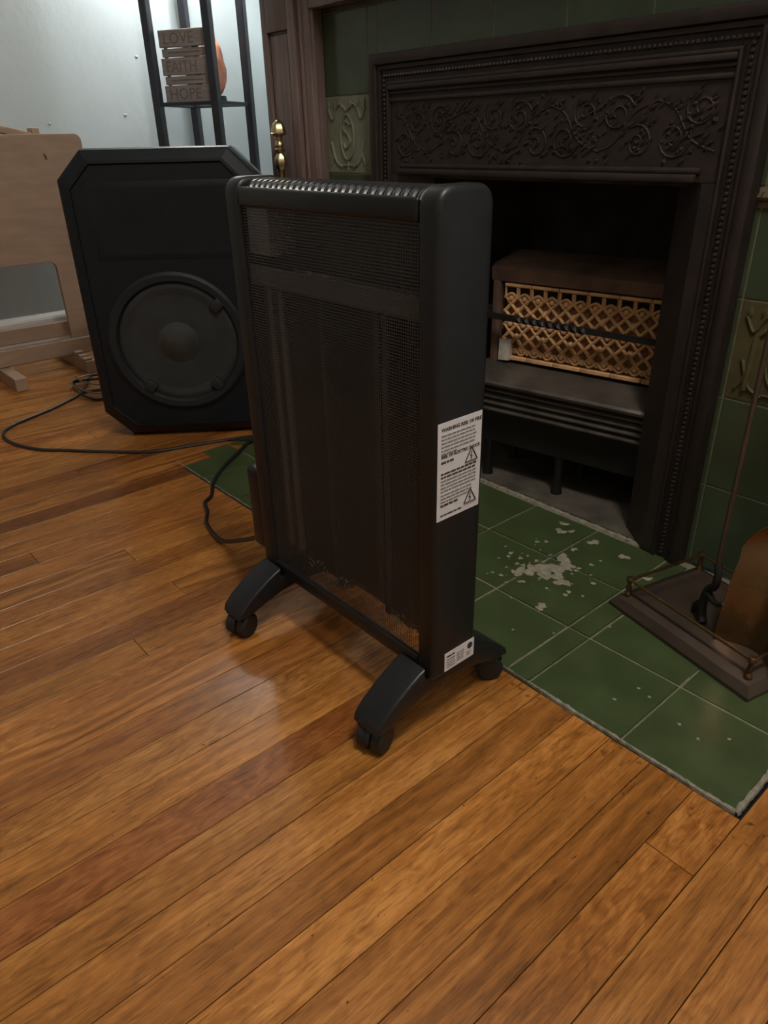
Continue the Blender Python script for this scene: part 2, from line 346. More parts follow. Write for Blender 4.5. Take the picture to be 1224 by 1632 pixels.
for i, x0 in enumerate(xs):
    x1 = x0+PW
    if x1 < XL+0.02: continue
    x0 = max(x0, XL+0.002)
    yend = -0.006 if x0 > -1.45 and x1 < 0.02 else (YA-0.002 if x1 < CX+0.02 else 0.47)
    if -1.53 < x0 < -1.42: yend = 0.478
    y = -2.0 + rc.uniform(-0.5, 0.3)
    cuts = [y]
    while y < yend-0.05:
        y += rc.uniform(1.1, 2.3); cuts.append(y)
    if abs(x0+0.048) < 0.01: cuts = [-2.1, -1.05, -0.113, yend]
    cuts[-1] = yend
    if len(cuts) > 2 and cuts[-1]-cuts[-2] < 0.16 and abs(x0+0.048) > 0.01: cuts.pop(-2)
    if -13 < i-48 < 12 and i != 48: cuts = [-2.0, -0.92-0.07*(i % 4), yend]
    if i == 22: cuts = [-2.0, -0.95, -0.205, yend]
    for a, c in zip(cuts, cuts[1:]): plank(x0, x1, a, c, i-48)
b = NB(); bx(b, XL, XR, YB, -2.05, -0.022, -0.004); bx(b, 0.65, XR, -2.05, 0.47, -0.022, -0.004)
b.normal_update(); o = obj('floor_boards_beyond', b, 'oak', floor); o['kind'] = 'stuff'

# ------------------------------------------------------------------ hearth
T = 0.1524; SW = 0.0406; G = 0.0022
HX0 = -1.4270
hearth = thing('tiled_hearth', 'fireplace hearth of dark green glazed square tiles set into the oak floor', 'hearth', (0, 0, 0))
b = NB(); bx(b, HX0, 0.001, 0, 0.474, -0.0215, -0.0016); obj('grout_bed', b, 'grout', hearth)
cols = [0, -T, -2*T, -2*T-SW]
x = cols[-1]
while x-T > HX0+2*T+SW-0.002: x -= T; cols.append(x)
cols += [HX0+2*T+SW, HX0+2*T, HX0+T, HX0]
rows = [0, T, 2*T, 3*T]
for a, c in zip(cols, cols[1:]):
    for r0, r1 in zip(rows, rows[1:]):
        wx, wy = abs(a-c)-G, r1-r0-G
        if wx < 0.02: continue
        bb = NB(); cbox(bb, (0, 0, -0.009), (wx, wy, 0.0185)); 
        es = [e for e in bb.edges if all(v.co.z > -0.005 for v in e.verts)]
        bmesh.ops.bevel(bb, geom=es, offset=0.0016, segments=2, affect='EDGES')
        o = obj('tile', bb, 'tile', hearth, True); o.location = ((a+c)/2, (r0+r1)/2, random.uniform(-0.0004, 0.0003))
        o.rotation_euler = (random.uniform(-.002, .002), random.uniform(-.002, .002), 0)
def crumble(path, wid, hgt, seed, wfun=lambda t: 1):
    rnd = random.Random(seed); b = NB(); prev = None; fs = []
    n = len(path)
    for i, p in enumerate(path):
        p = Vector(p); t = (Vector(path[min(i+1, n-1)])-Vector(path[max(i-1, 0)])).normalized(); s = Vector((-t.y, t.x, 0))
        ww = wid*wfun(i/(n-1))
        a = p + s*(ww*(0.5+rnd.uniform(-.1, .45))); c = p - s*(ww*(0.5+rnd.uniform(-.1, .2))); m = p + Vector((0, 0, hgt*rnd.uniform(.4, 1.2)))
        cur = [b.verts.new(a+Vector((0, 0, -0.001))), b.verts.new(a*0.6+m*0.4+Vector((0, 0, hgt*rnd.uniform(.1, .5)))), b.verts.new(m), b.verts.new(c*0.7+m*0.3+Vector((0, 0, hgt*rnd.uniform(0, .4)))), b.verts.new(c+Vector((0, 0, -0.003)))]
        if prev:
            for k in range(4): fs.append(b.faces.new((prev[k], prev[k+1], cur[k+1], cur[k])))
        prev = cur
    bmesh.ops.recalc_face_normals(b, faces=fs); return b
lin = lambda a, c, n: [tuple(a[i]+(c[i]-a[i])*k/(n-1) for i in range(3)) for k in range(n)]
wf1 = lambda t: 0.35 + 0.9*max(0, min(1, (t-0.78)*20))*(1-0.55*max(0, min(1, (t-0.83)*20))) + 0.35*max(0, (t-0.9)*8)
obj('mortar_edge', crumble(lin((HX0, 0.001, -0.001), (0, 0.001, -0.001), 260), 0.006, 0.0022, 3, wf1), 'mortar', hearth)
obj('mortar_edge', crumble(lin((0.001, 0.0, -0.001), (0.001, 0.47, -0.001), 90), 0.007, 0.002, 4), 'mortar', hearth)
obj('mortar_edge', crumble(lin((SX0, 0.468, 0.0), (-0.38, 0.468, 0.0), 130), 0.012, 0.003, 5), 'mortar', hearth)

# dried paint splashes on the hearth
b = NB(); rnd = random.Random(5)
def blob(cx, cy, r, jag=0.45, n=14, z=0.0009):
    ph = [rnd.uniform(0, 6.28) for _ in range(4)]; vs_ = []
    for k in range(n):
        a = 2*PI*k/n; rr = r*(1+jag*(0.6*math.sin(2*a+ph[0])+0.5*math.sin(3*a+ph[1])+0.4*math.sin(5*a+ph[2])))
        vs_.append(b.verts.new((cx+max(rr, r*.2)*math.cos(a), cy+max(rr, r*.2)*math.sin(a), z)))
    c = b.verts.new((cx, cy, z+0.0006))
    for k in range(n): b.faces.new((vs_[k], vs_[(k+1) % n], c))
for (x, y, r) in ((-0.474, 0.262, 0.022), (-0.492, 0.246, 0.017), (-0.462, 0.286, 0.016), (-0.478, 0.318, 0.014), (-0.430, 0.250, 0.012), (-0.505, 0.226, 0.012), (-0.448, 0.262, 0.011), (-0.46, 0.305, 0.012),
                  (-0.545, 0.40, 0.010), (-0.56, 0.43, 0.008), (-0.475, 0.41, 0.010), (-0.405, 0.405, 0.009), (-0.335, 0.37, 0.007), (-0.53, 0.415, 0.006), (-0.41, 0.165, 0.009), (-0.485, 0.36, 0.006)): blob(x, y, r)
for k in range(90):
    a = rnd.gauss(0, 1); c = rnd.gauss(0, 1); blob(-0.485+a*0.058, 0.255+c*0.050, rnd.choice((0.0015, 0.002, 0.003, 0.0045)), 0.25, 8)
for (x, y) in ((-0.085, 0.075), (-0.115, 0.082), (-0.17, 0.10), (-0.19, 0.105), (-0.058, 0.105), (-0.30, 0.20), (-0.35, 0.12), (-1.30, 0.14), (-0.40, 0.08), (-0.20, 0.06)): blob(x, y, 0.0025, 0.3, 8)
b.normal_update()
o = obj('paint_splatter', b, 'paint'); tag(o, 'dried whitish paint splashes scattered on the green hearth tiles', 'paint splatter', kind='stuff')

# ------------------------------------------------------------------ tile facing on the chimney breast
TW = 0.158; TY = 0.479
colx = [(-1.358, -1.2), (-1.2, -1.165)] + [(-1.165+TW*k, -1.165+TW*(k+1)) for k in range(5)] + [(-0.375, -0.316), (-0.316, -0.158), (-0.158, -0.118)]
rowz = [(0.0+TW*k, TW*(k+1)) for k in range(6)] + [(0.948, 1.0)]
bb = NB(); bx(bb, -1.358, SX0-0.002, TY+0.0014, YF-0.0005, 0.001, 1.0); bx(bb, SX1+0.002, -0.118, TY+0.0014, YF-0.0005, 0.001, 1.0); bx(bb, SX0-0.002, SX1+0.002, TY+0.0014, YF-0.0005, SZ+0.002, 1.0)
obj('grout_bed', bb, 'wgrout', wf)
def relief(b, x0, x1, z0, z1):
    """arched border, central oval and leaves, raised above the tile's face"""
    cx, cz = (x0+x1)/2, (z0+z1)/2; yy = -0.001
    tube(b, [(cx+0.024*math.cos(t), yy, cz-0.004+0.046*math.sin(t)) for t in [2*PI*k/28 for k in range(28)]], 0.0028, 6, closed=True)
    tube(b, smooth_path([(cx+0.012, yy, cz+0.02), (cx-0.006, yy, cz+0.028), (cx-0.012, yy, cz+0.012), (cx+0.002, yy, cz+0.002), (cx+0.010, yy, cz-0.012), (cx-0.004, yy, cz-0.026), (cx-0.014, yy, cz-0.016)], 5), 0.003, 6)
    for s in (-1, 1):
        tube(b, smooth_path([(cx+s*0.066, yy, z1-0.024), (cx+s*0.052, yy, z1-0.046), (cx+s*0.040, yy, z1-0.026), (cx+s*0.022, yy, z1-0.016), (cx, yy, z1-0.03)], 5), 0.003, 6)
        tube(b, smooth_path([(cx+s*0.064, yy, cz-0.060), (cx+s*0.052, yy, cz-0.036), (cx+s*0.060, yy, cz-0.012), (cx+s*0.044, yy, cz-0.052), (cx+s*0.02, yy, cz-0.066)], 5), 0.003, 6)
        for q in range(3):
            lx = cx+s*(0.018+0.022*q); lathe(b, [(0, 0), (0.006, 0.002), (0.0, 0.004)], 8, Matrix.Translation((lx, yy, z1-0.016)) @ Matrix.Rotation(PI/2, 4, 'X') @ Matrix.Diagonal((0.7, 1.5, 1, 1)))
    tube(b, [(cx, yy, cz-0.05), (cx, yy, cz-0.072)], 0.0025, 6); tube(b, [(cx-0.02, yy, cz-0.062), (cx+0.02, yy, cz-0.062)], 0.0025, 6)
for ci, (x0, x1) in enumerate(colx):
    for ri, (z0, z1) in enumerate(rowz):
        if x0 > SX0-0.07 and x1 < SX1+0.03 and z1 < 0.80: continue        # behind the opening and iron surround
        dec = (ri == 4 and ci == 0) or (ri == 2 and ci == 8)
        zz1 = z1-0.028 if (ri == 3 and ci >= 7) else z1
        bb = NB(); cbox(bb, ((x0+x1)/2, TY+0.0035, (z0+zz1)/2), (x1-x0-0.002, 0.007, zz1-z0-0.002), bev=0.0012)
        if ci == 8 and ri == 3: pass
        o = obj('tile', bb, ('relief' if ci == 0 else 'reliefr') if dec else 'wtile', wf, True)
        if dec:
            rb = NB(); relief(rb, x0, x1, z0, z1)
            if ci == 8:
                tube(rb, [(x0+0.03, -0.001, z0+0.02), (x0+0.035, -0.001, z1-0.05), (x0+0.06, -0.001, z1-0.03), (x1-0.06, -0.001, z1-0.03), (x1-0.035, -0.001, z1-0.05), (x1-0.03, -0.001, z0+0.02)], 0.005, 8)
            bmesh.ops.translate(rb, vec=(0, TY, 0), verts=rb.verts)
            obj('tile_relief', rb, 'relief' if ci == 0 else 'reliefr', o, True, 'raised scroll and oval ornament' )
        if zz1 != z1:
            bb = NB(); tube(bb, [(x0+0.001, TY+0.003, z1-0.014), (x1-0.001, TY+0.003, z1-0.014)], 0.0125, 12, flat=0.6)
            obj('trim_strip', bb, 'tan', wf, True, 'tan rounded trim between the green tiles')

# ------------------------------------------------------------------ wooden mantel
mantel = thing('wooden_mantel', 'dark stained wooden fireplace mantel with panelled pilasters around the green tiles', 'mantel', (-0.74, 0.45, 0))
def mb(): return NB()
def mobj(name, bm, m='mwood', parent=mantel, **k):
    bmesh.ops.translate(bm, vec=(0.74, -0.45, 0), verts=bm.verts) if parent is mantel else None
    return obj(name, bm, m, parent, **k)
for s in (-1, 1):
    f = (lambda x: x) if s < 0 else (lambda x: -1.48-x)
    X = lambda a, c: sorted((f(a), f(c)))
    bb = NB(); x0, x1 = X(-1.525, -1.395); bx(bb, x0, x1, 0.438, 0.486, 0.001, 1.20, 0.002); pil = mobj('pilaster', bb)
    # raised panel field with a dark quirk round it
    def sub(name, a, c, y0, y1, z0, z1, bev=0.003):
        q = NB(); xx = X(a, c); bx(q, xx[0], xx[1], y0, y1, z0, z1, bev, 2); bmesh.ops.translate(q, vec=(0.74, -0.45, 0), verts=q.verts); return obj(name, q, 'mwood', pil, True)
    sub('stile', -1.525, -1.505, 0.428, 0.439, 0.0, 1.2, 0.002); sub('stile', -1.420, -1.395, 0.428, 0.439, 0.0, 1.2, 0.002)
    sub('rail', -1.505, -1.420, 0.428, 0.439, 0.925, 1.2, 0.002); sub('rail', -1.505, -1.420, 0.428, 0.439, 0.0, 0.16, 0.002)
    sub('panel', -1.500, -1.425, 0.433, 0.440, 0.165, 0.920, 0.004)
    bb = NB(); x0, x1 = X(-1.392, -1.352); bx(bb, x0, x1, 0.440, 0.478, 0.001, 0.998, 0.003, 2); mobj('inner_moulding', bb, smooth=True)
    bb = NB(); xx = X(-1.392, -1.376)[0 if s < 0 else 1]
    tube(bb, [(f(-1.384), 0.441, 0), (f(-1.384), 0.441, 0.985)], 0.006, 10); mobj('bead', bb, smooth=True)
    bb = NB(); tube(bb, [(f(-1.356), 0.452, 0), (f(-1.356), 0.452, 0.962)], 0.007, 10); mobj('bead', bb, smooth=True)
bb = NB(); bx(bb, -1.352, -0.128, 0.440, 0.478, 0.956, 0.998, 0.003, 2); mobj('lintel_moulding', bb, smooth=True)
bb = NB(); tube(bb, [(-1.356, 0.452, 0.962), (-0.124, 0.452, 0.962)], 0.007, 10); mobj('bead', bb, smooth=True)
bb = NB(); tube(bb, [(-1.384, 0.441, 0.985), (-0.096, 0.441, 0.985)], 0.006, 10); mobj('bead', bb, smooth=True)
bb = NB(); bx(bb, -1.395, -0.085, 0.436, 0.486, 0.998, 1.20, 0.002); mobj('frieze', bb)
bb = NB(); prism(bb, [(0.0, 0), (-0.03, 0), (-0.05, 0.03), (-0.09, 0.05), (-0.10, 0.07), (0, 0.07)], 1.55, Matrix.Translation((0.035, 0.486, 1.20)) @ Matrix.Rotation(PI/2, 4, 'Z')); mobj('cornice', bb)
bb = NB(); bx(bb, -1.60, 0.12, 0.25, 0.486, 1.27, 1.305, 0.006, 3); mobj('mantel_shelf', bb, smooth=True)

# ------------------------------------------------------------------ cast iron surround
sur = thing('cast_iron_surround', 'dark brown cast iron fireplace surround with beaded mouldings and scrolled relief header', 'fireplace surround', (-0.742, 0.45, 0))
OX0, OX1, OZ = -1.162, -0.322, 0.857      # outer
IX0, IX1, IZ = -1.047, -0.437, 0.635      # opening
def sobj(name, bm, m='iron', parent=sur, **k):
    bmesh.ops.translate(bm, vec=(0.742, -0.45, 0), verts=bm.verts); return obj(name, bm, m, parent, **k)
def uframe(inset, wid, y0, y1, bev=0.002):
    """moulding that runs up both legs and across the head"""
    b = NB(); a, c, z = OX0+inset, OX1-inset, OZ-inset
    out = [(a, 0.0), (a, z), (c, z), (c, 0.0), (c-wid, 0.0), (c-wid, z-wid), (a+wid, z-wid), (a+wid, 0.0)]
    prism(b, out, y1-y0, Matrix.Translation((0, y0, 0)), bev=bev, seg=2); return b
sobj('outer_moulding', uframe(0.0, 0.020, 0.446, 0.4785, 0.004), smooth=True)
sobj('outer_fillet', uframe(0.021, 0.008, 0.452, 0.4785), smooth=True)
sobj('inner_fillet', uframe(0.050, 0.006, 0.450, 0.4785), smooth=True)
sobj('bead_bed', uframe(0.029, 0.021, 0.458, 0.4785, 0.001))
b = NB(); step = 0.0085
pts = []
z = 0.01
while z < OZ-0.045: pts += [(OX0+0.0395, z), (OX1-0.0395, z)]; z += step
x = OX0+0.0395
while x < OX1-0.035: pts.append((x, OZ-0.0395)); x += step
for (px, pz) in pts:
    r = bmesh.ops.create_icosphere(b, subdivisions=1, radius=0.0040); bmesh.ops.translate(b, vec=(px, 0.456, pz), verts=r['verts'])
o = sobj('bead_moulding', b, smooth=True); o['kind'] = 'stuff'
for (a, c) in ((OX0+0.056, IX0), (IX1, OX1-0.056)):
    b = NB()
    rgt_side = a > -0.7
    sec = [(a, 0.4785), (a, 0.452), (c, 0.452), (c, 0.4785)]
    # plan section with the inner edge bevelled back into the opening
    if rgt_side: sec = [(IX1-0.026, 0.505), (IX1+0.036, 0.455), (c, 0.453), (c, 0.478), (IX1+0.033, 0.4785), (IX1-0.020, 0.508)]
    else: sec = [(IX0+0.026, 0.505), (IX0-0.036, 0.455), (a, 0.453), (a, 0.478), (IX0-0.033, 0.4785), (IX0+0.020, 0.508)]
    n = len(sec); lo = [b.verts.new((p[0], p[1], 0.003)) for p in sec]; hi = [b.verts.new((p[0], p[1], IZ)) for p in sec]
    fs = [b.faces.new(lo), b.faces.new(hi)] + [b.faces.new((lo[i], lo[(i+1) % n], hi[(i+1) % n], hi[i])) for i in range(n)]
    bmesh.ops.recalc_face_normals(b, faces=fs); leg = sobj('leg', b)
# header: stepped mouldings, field, lip
b = NB(); bx(b, OX0+0.056, OX1-0.056, 0.458, 0.4785, IZ+0.001, OZ-0.056); head = sobj('header_panel', b)
for (z0, z1, y0) in ((OZ-0.066, OZ-0.056, 0.449), (OZ-0.074, OZ-0.068, 0.453), (OZ-0.088, OZ-0.080, 0.454)):
    b = NB(); bx(b, OX0+0.056, OX1-0.056, y0, 0.4785, z0, z1, 0.0025, 2); sobj('header_moulding', b, smooth=True)
b = NB(); bx(b, IX0-0.026, IX1+0.026, 0.447, 0.486, IZ, IZ+0.012, 0.003, 2); sobj('header_lip', b, smooth=True)
b = NB(); bx(b, IX0-0.030, IX1+0.030, 0.452, 0.4785, IZ+0.012, IZ+0.021, 0.003, 2); sobj('header_lip', b, smooth=True)
b = NB(); rnd = random.Random(2)
hx0, hx1, hz0, hz1 = OX0+0.07, OX1-0.07, IZ+0.025, OZ-0.092
nm = 7; mw = (hx1-hx0)/nm; hz = (hz0+hz1)/2
def spiral(b, cx, cz, r0, turns, sgn, a0, y=0.4580, rad=0.0020):
    n = int(turns*14); pth = []
    for k in range(n+1):
        t = k/n; a = a0+sgn*2*PI*turns*t; r = r0*(1-0.85*t); pth.append((cx+r*math.cos(a), y-0.001*t, cz+r*math.sin(a)))
    tube(b, pth, lambda t: rad*(1.1-0.4*t), 6)
def leaf(b, x, z, ang, ln, wd):
    mt = Matrix.Translation((x, 0.4575, z)) @ Matrix.Rotation(ang, 4, 'Y')
    v = [mt @ Vector(p) for p in ((0, 0, 0), (ln*.4, 0, wd), (ln, 0, 0), (ln*.4, 0, -wd), (ln*.45, -0.0026, 0))]
    v = [b.verts.new(p) for p in v]
    for i in range(4): b.faces.new((v[i], v[(i+1) % 4], v[4]))
for k in range(nm):
    cx = hx0+mw*(k+0.5); s = 1 if k % 2 else -1
    spiral(b, cx-mw*0.18, hz+s*0.018, 0.030, 1.6, s, 0.4); spiral(b, cx+mw*0.22, hz-s*0.022, 0.026, 1.5, -s, 2.2)
    tube(b, smooth_path([(cx-mw*.5, 0.4582, hz-s*0.035), (cx-mw*.2, 0.4582, hz-s*.022), (cx+mw*.1, 0.4582, hz+s*.018), (cx+mw*.5, 0.4582, hz+s*.035)], 6), 0.0018, 6)
    for q in range(60): leaf(b, cx+rnd.uniform(-.5, .5)*mw, hz+rnd.uniform(-.46, .46)*(hz1-hz0), rnd.choice((-.8, -.6, 2.3, 2.5, -.7))+rnd.uniform(-.3, .3), rnd.uniform(.010, .022), rnd.uniform(.003, .005))
bmesh.ops.translate(b, vec=(0.742, -0.45, 0), verts=b.verts); bmesh.ops.recalc_face_normals(b, faces=b.faces)
obj('scroll_relief', b, 'iron', head, True, 'cast acanthus scrolls across the header')

# ------------------------------------------------------------------ gas fire in the firebox
gas = thing('gas_fire', 'old iron gas fire with orange fireclay lattice radiants inside the fireplace', 'gas heater', (-0.684, 0.575, 0.002), math.radians(9))
GX0, GX1 = -0.168, 0.232
ncol = 6; rw = 0.0635
def radiant():
    b = NB(); w2 = rw/2-0.0006; z0, z1 = 0.0, 0.160
    bx(b, -w2, w2, 0.001, 0.012, z0+0.004, z1-0.024)
    bx(b, -w2, w2, -0.012, 0.012, z1-0.007, z1, 0.0015); bx(b, -w2, w2, -0.013, 0.012, z0, z0+0.008, 0.0015)
    cw = rw/2
    return b
b = radiant(); 
rad0 = None
for k in range(ncol):
    xc = -0.16+rw*(k+0.5)
    if rad0 is None:
        rad0 = obj('radiant', b, 'claydark', gas, label='orange fireclay radiant with a diamond lattice'); rad0.location = (xc, 0, 0.266); rads = [rad0]
    else: rads.append(inst(rad0, 'radiant', gas, (xc, 0, 0.266)))
    rads[-1]['label'] = 'orange fireclay radiant with a diamond lattice'
# lattice sub-part, shared
b = NB(); w2 = rw/2-0.0006; cw = rw/2; zlo, zhi = 0.008, 0.153; ph = 0.0322
bx(b, -w2, w2, -0.0125, -0.004, 0.1535, 0.1603, 0.0015); bx(b, -w2, w2, -0.0135, -0.004, -0.0003, 0.0085, 0.0015)
for cc in (-1, 1):
    x0 = cc*cw/2
    for r in range(-1, 5):
        zc = 0.0145+0.029*r+ph/2
        for s in (-1, 1):
            a = Vector((x0-cw/2, -0.006, zc-s*ph/2)); c = Vector((x0+cw/2, -0.006, zc+s*ph/2))
            if min(a.z, c.z) < zlo or max(a.z, c.z) > zhi-0.018: continue
            tube(b, [a, c], 0.0036, 6)
    for r in range(5):
        zc = 0.022+0.027*r
        for xx in ((x0,) if r % 2 == 0 else (x0-cw/2+0.0005,)):
            if abs(xx) > w2-0.003: continue
            lathe(b, [(0.0088, 0), (0.0072, 0.007), (0.0046, 0.012), (0, 0.0140)], 8, Matrix.Translation((xx, 0.001, zc)) @ Matrix.Rotation(PI/2, 4, 'X'))
    for xx in (x0-cw/2+0.002, x0+cw/2-0.002):
        tube(b, [(xx, -0.007, 0.134), (xx, -0.008, 0.155)], 0.0024, 6)
    tube(b, smooth_path([(x0-cw/2, -0.007, 0.130), (x0, -0.008, 0.140), (x0+cw/2, -0.007, 0.130)], 5), 0.0028, 6)
    tube(b, smooth_path([(x0-cw/2, -0.008, 0.024), (x0, -0.008, 0.012), (x0+cw/2, -0.008, 0.024)], 5), 0.0028, 6)
lat0 = obj('lattice', b, 'clay', rads[0], True)
for r_ in rads[1:]: inst(lat0, 'lattice', r_)
b = NB(); cbox(b, (-0.148, -0.010, 0.288), (0.024, 0.014, 0.042)); 
for v in b.verts: v.co += Vector((random.uniform(-.004, .004), random.uniform(-.002, .002), random.uniform(-.005, .005)))
obj('broken_corner', b, 'claypale', gas, label='pale broken lump of fireclay at the radiant corner')
b = NB(); bx(b, GX0, GX1, 0.013, 0.10, 0.245, 0.45); obj('firebrick_back', b, 'soot', gas)
# hood: sloping top with rusty front apron
b = NB(); prism(b, [(-0.012, 0.430), (-0.016, 0.456), (0.0, 0.466), (0.095, 0.480), (0.105, 0.470), (0.105, 0.43)], GX1-GX0+0.05, Matrix.Translation((GX1+0.025, 0, 0)) @ Matrix.Rotation(PI/2, 4, 'Z'), bev=0.004); obj('hood', b, 'rust', gas, True)
for xx in (GX0-0.011, GX1+0.011):
    b = NB(); bx(b, xx-0.010, xx+0.010, -0.012, 0.10, 0.236, 0.458, 0.004, 2); obj('side_post', b, 'rust', gas, True)
b = NB(); prism(b, [(-0.088, 0.226), (-0.090, 0.232), (-0.086, 0.237), (-0.075, 0.2385), (-0.016, 0.258), (0.08, 0.258), (0.08, 0.226)], GX1-GX0+0.06, Matrix.Translation((GX1+0.03, 0, 0)) @ Matrix.Rotation(PI/2, 4, 'Z'), bev=0.001); obj('shelf', b, 'gasiron', gas, True)
b = NB(); bx(b, GX0-0.02, GX1+0.02, -0.066, 0.09, 0.150, 0.226); bx(b, GX0-0.01, GX1+0.01, -0.050, 0.085, 0.085, 0.151); cas = obj('burner_casing', b, 'wrought', gas)
for k in range(4):
    b = NB(); cbox(b, ((GX0+GX1)/2, -0.070, 0.171+k*0.0145), (GX1-GX0+0.03, 0.016, 0.006), Matrix.Rotation(0.5, 3, 'X'), 0.0015); obj('louvre', b, 'gasiron', gas)
for xx in (GX0+0.01, 0.02, GX1-0.01):
    for yy in (-0.045, 0.07):
        b = NB(); lathe(b, [(0.013, 0), (0.011, 0.01), (0.009, 0.03), (0.008, 0.06), (0.012, 0.090)], 12, Matrix.Translation((xx, yy, 0))); obj('leg', b, 'wrought', gas, True)
# square twisted guard bar
b = NB(); n = 120; rings = []
for i in range(n+1):
    t = i/n; x = -0.205+t*0.46; tw = (0 if t < 0.2 else (t-0.2)*40 if t < 0.55 else 14)
    rings.append([b.verts.new((x, -0.040+0.0080*math.cos(tw+PI/4+k*PI/2), 0.3635-0.009*t+0.0080*math.sin(tw+PI/4+k*PI/2))) for k in range(4)])
fs = []
for A, B in zip(rings, rings[1:]):
    for k in range(4): fs.append(b.faces.new((A[k], A[(k+1) % 4], B[(k+1) % 4], B[k])))
fs += [b.faces.new(rings[0]), b.faces.new(rings[-1])]; bmesh.ops.recalc_face_normals(b, faces=fs)
obj('guard_bar', b, 'wrought', gas, label='black twisted iron bar across the radiants')
for xx in (-0.196, 0.246):
    b = NB(); cbox(b, (xx, -0.015, 0.36), (0.010, 0.06, 0.014), bev=0.002); obj('bar_bracket', b, 'wrought', gas)
    b = NB(); cbox(b, (xx, 0.005, 0.36), (0.030, 0.02, 0.03), bev=0.003); obj('bar_bracket', b, 'wrought', gas)

# ------------------------------------------------------------------ fire tool stand on the hearth
A0 = Vector((-0.339, 0.255, 0)); B0 = Vector((-0.074, 0.189, 0)); ux = (B0-A0).normalized(); ang = math.atan2(ux.y, ux.x)
LT, DT = (B0-A0).length, 0.205
ctr = A0+ux*LT/2+Vector((-ux.y, ux.x, 0))*DT/2
stand = thing('fire_tool_stand', 'bronze rectangular fire tool stand with a gallery rail on the green hearth', 'tool stand', (ctr.x, ctr.y, 0.0005), ang)
def frustum(b, hx0, hy0, z0, hx1, hy1, z1):
    v = [b.verts.new((sx*hx0, sy*hy0, z0)) for sx, sy in ((-1, -1), (1, -1), (1, 1), (-1, 1))] + [b.verts.new((sx*hx1, sy*hy1, z1)) for sx, sy in ((-1, -1), (1, -1), (1, 1), (-1, 1))]
    f = [b.faces.new(v[:4][::-1]), b.faces.new(v[4:])] + [b.faces.new((v[i], v[(i+1) % 4], v[4+(i+1) % 4], v[4+i])) for i in range(4)]
    bmesh.ops.recalc_face_normals(b, faces=f)
hx, hy = LT/2, DT/2
b = NB(); frustum(b, hx, hy, 0, hx, hy, 0.006); frustum(b, hx, hy, 0.006, hx-0.008, hy-0.008, 0.018); frustum(b, hx-0.010, hy-0.010, 0.018, hx-0.022, hy-0.022, 0.024)
obj('base', b, 'bronze', stand)
b = NB(); frustum(b, hx-0.03, hy-0.03, 0.024, hx-0.045, hy-0.045, 0.0265); obj('tray', b, 'bronze', stand)
ix, iy = hx-0.020, hy-0.020; zr = 0.052
for (x0, y0, x1, y1) in ((-ix, -iy, ix, -iy), (ix, -iy, ix, iy), (ix, iy, -ix, iy), (-ix, iy, -ix, -iy)):
    b = NB(); tube(b, [(x0, y0, zr), (x1, y1, zr)], 0.0026, 10); obj('rail', b, 'oldbrass', stand, True)
for (x0, y0) in ((-ix, -iy), (ix, -iy), (ix, iy), (-ix, iy)):
    b = NB(); lathe(b, [(0.006, 0.022), (0.006, 0.026), (0.0035, 0.030), (0.005, 0.036), (0.0033, 0.042), (0.0035, 0.047), (0.0058, 0.0495), (0.0066, 0.053), (0.005, 0.057), (0, 0.059)], 12, Matrix.Translation((x0, y0, 0))); obj('rail_post', b, 'oldbrass', stand, True)
b = NB(); lathe(b, [(0.016, 0.0265), (0.013, 0.034), (0.006, 0.045), (0.006, 0.60), (0.012, 0.61), (0.010, 0.63), (0.016, 0.645), (0.011, 0.665), (0, 0.675)], 14, Matrix.Translation((0.05, 0.045, 0))); obj('column', b, 'oldbrass', stand, True)
b = NB(); tube(b, [(0.05-0.085, 0.045, 0.55), (0.05+0.07, 0.045, 0.55)], 0.005, 10); tube(b, [(0.05, 0.045-0.07, 0.55), (0.05, 0.1, 0.55)], 0.005, 10); obj('hook_arm', b, 'oldbrass', stand, True)
# poker: long rod with an S-curved iron hook at the foot
P0 = Vector((-0.186, 0.275, 0.0))
poker = thing('fire_poker', 'slim fire poker with a black curled hook standing on the bronze tool stand', 'poker', (P0.x, P0.y, 0.0275))
b = NB(); tube(b, [(0.0, 0, 0.105), (-0.004, 0.008, 0.30), (-0.008, 0.016, 0.56)], 0.0036, 10); obj('rod', b, 'bronze', poker, True)
b = NB(); e1 = Vector((0.8, -0.6, 0))
S = lambda a, z: tuple(e1*a+Vector((0, 0, z)))
tube(b, smooth_path([S(-0.004, 0.003), S(-0.012, 0.012), S(-0.016, 0.035), S(-0.010, 0.060), S(0.004, 0.075), S(0.006, 0.095), S(0.0, 0.112)], 6), lambda t: 0.007-0.0015*t, 10); obj('hook', b, 'wrought', poker, True)
b = NB(); tube(b, smooth_path([S(-0.010, 0.056), S(0.006, 0.052), S(0.022, 0.054), S(0.034, 0.064)], 6), lambda t: 0.006-0.003*t, 10); obj('prong', b, 'wrought', poker, True)
b = NB(); tube(b, smooth_path([S(-0.014, 0.03), S(-0.024, 0.026), S(-0.034, 0.016), S(-0.036, 0.004)], 6), lambda t: 0.0065-0.002*t, 10); obj('prong', b, 'wrought', poker, True)
b = NB(); lathe(b, [(0.005, 0.56), (0.010, 0.57), (0.013, 0.61), (0.008, 0.66), (0.012, 0.67), (0, 0.685)], 12, Matrix.Translation((-0.008, 0.016, 0))); obj('handle', b, 'oldbrass', poker, True)
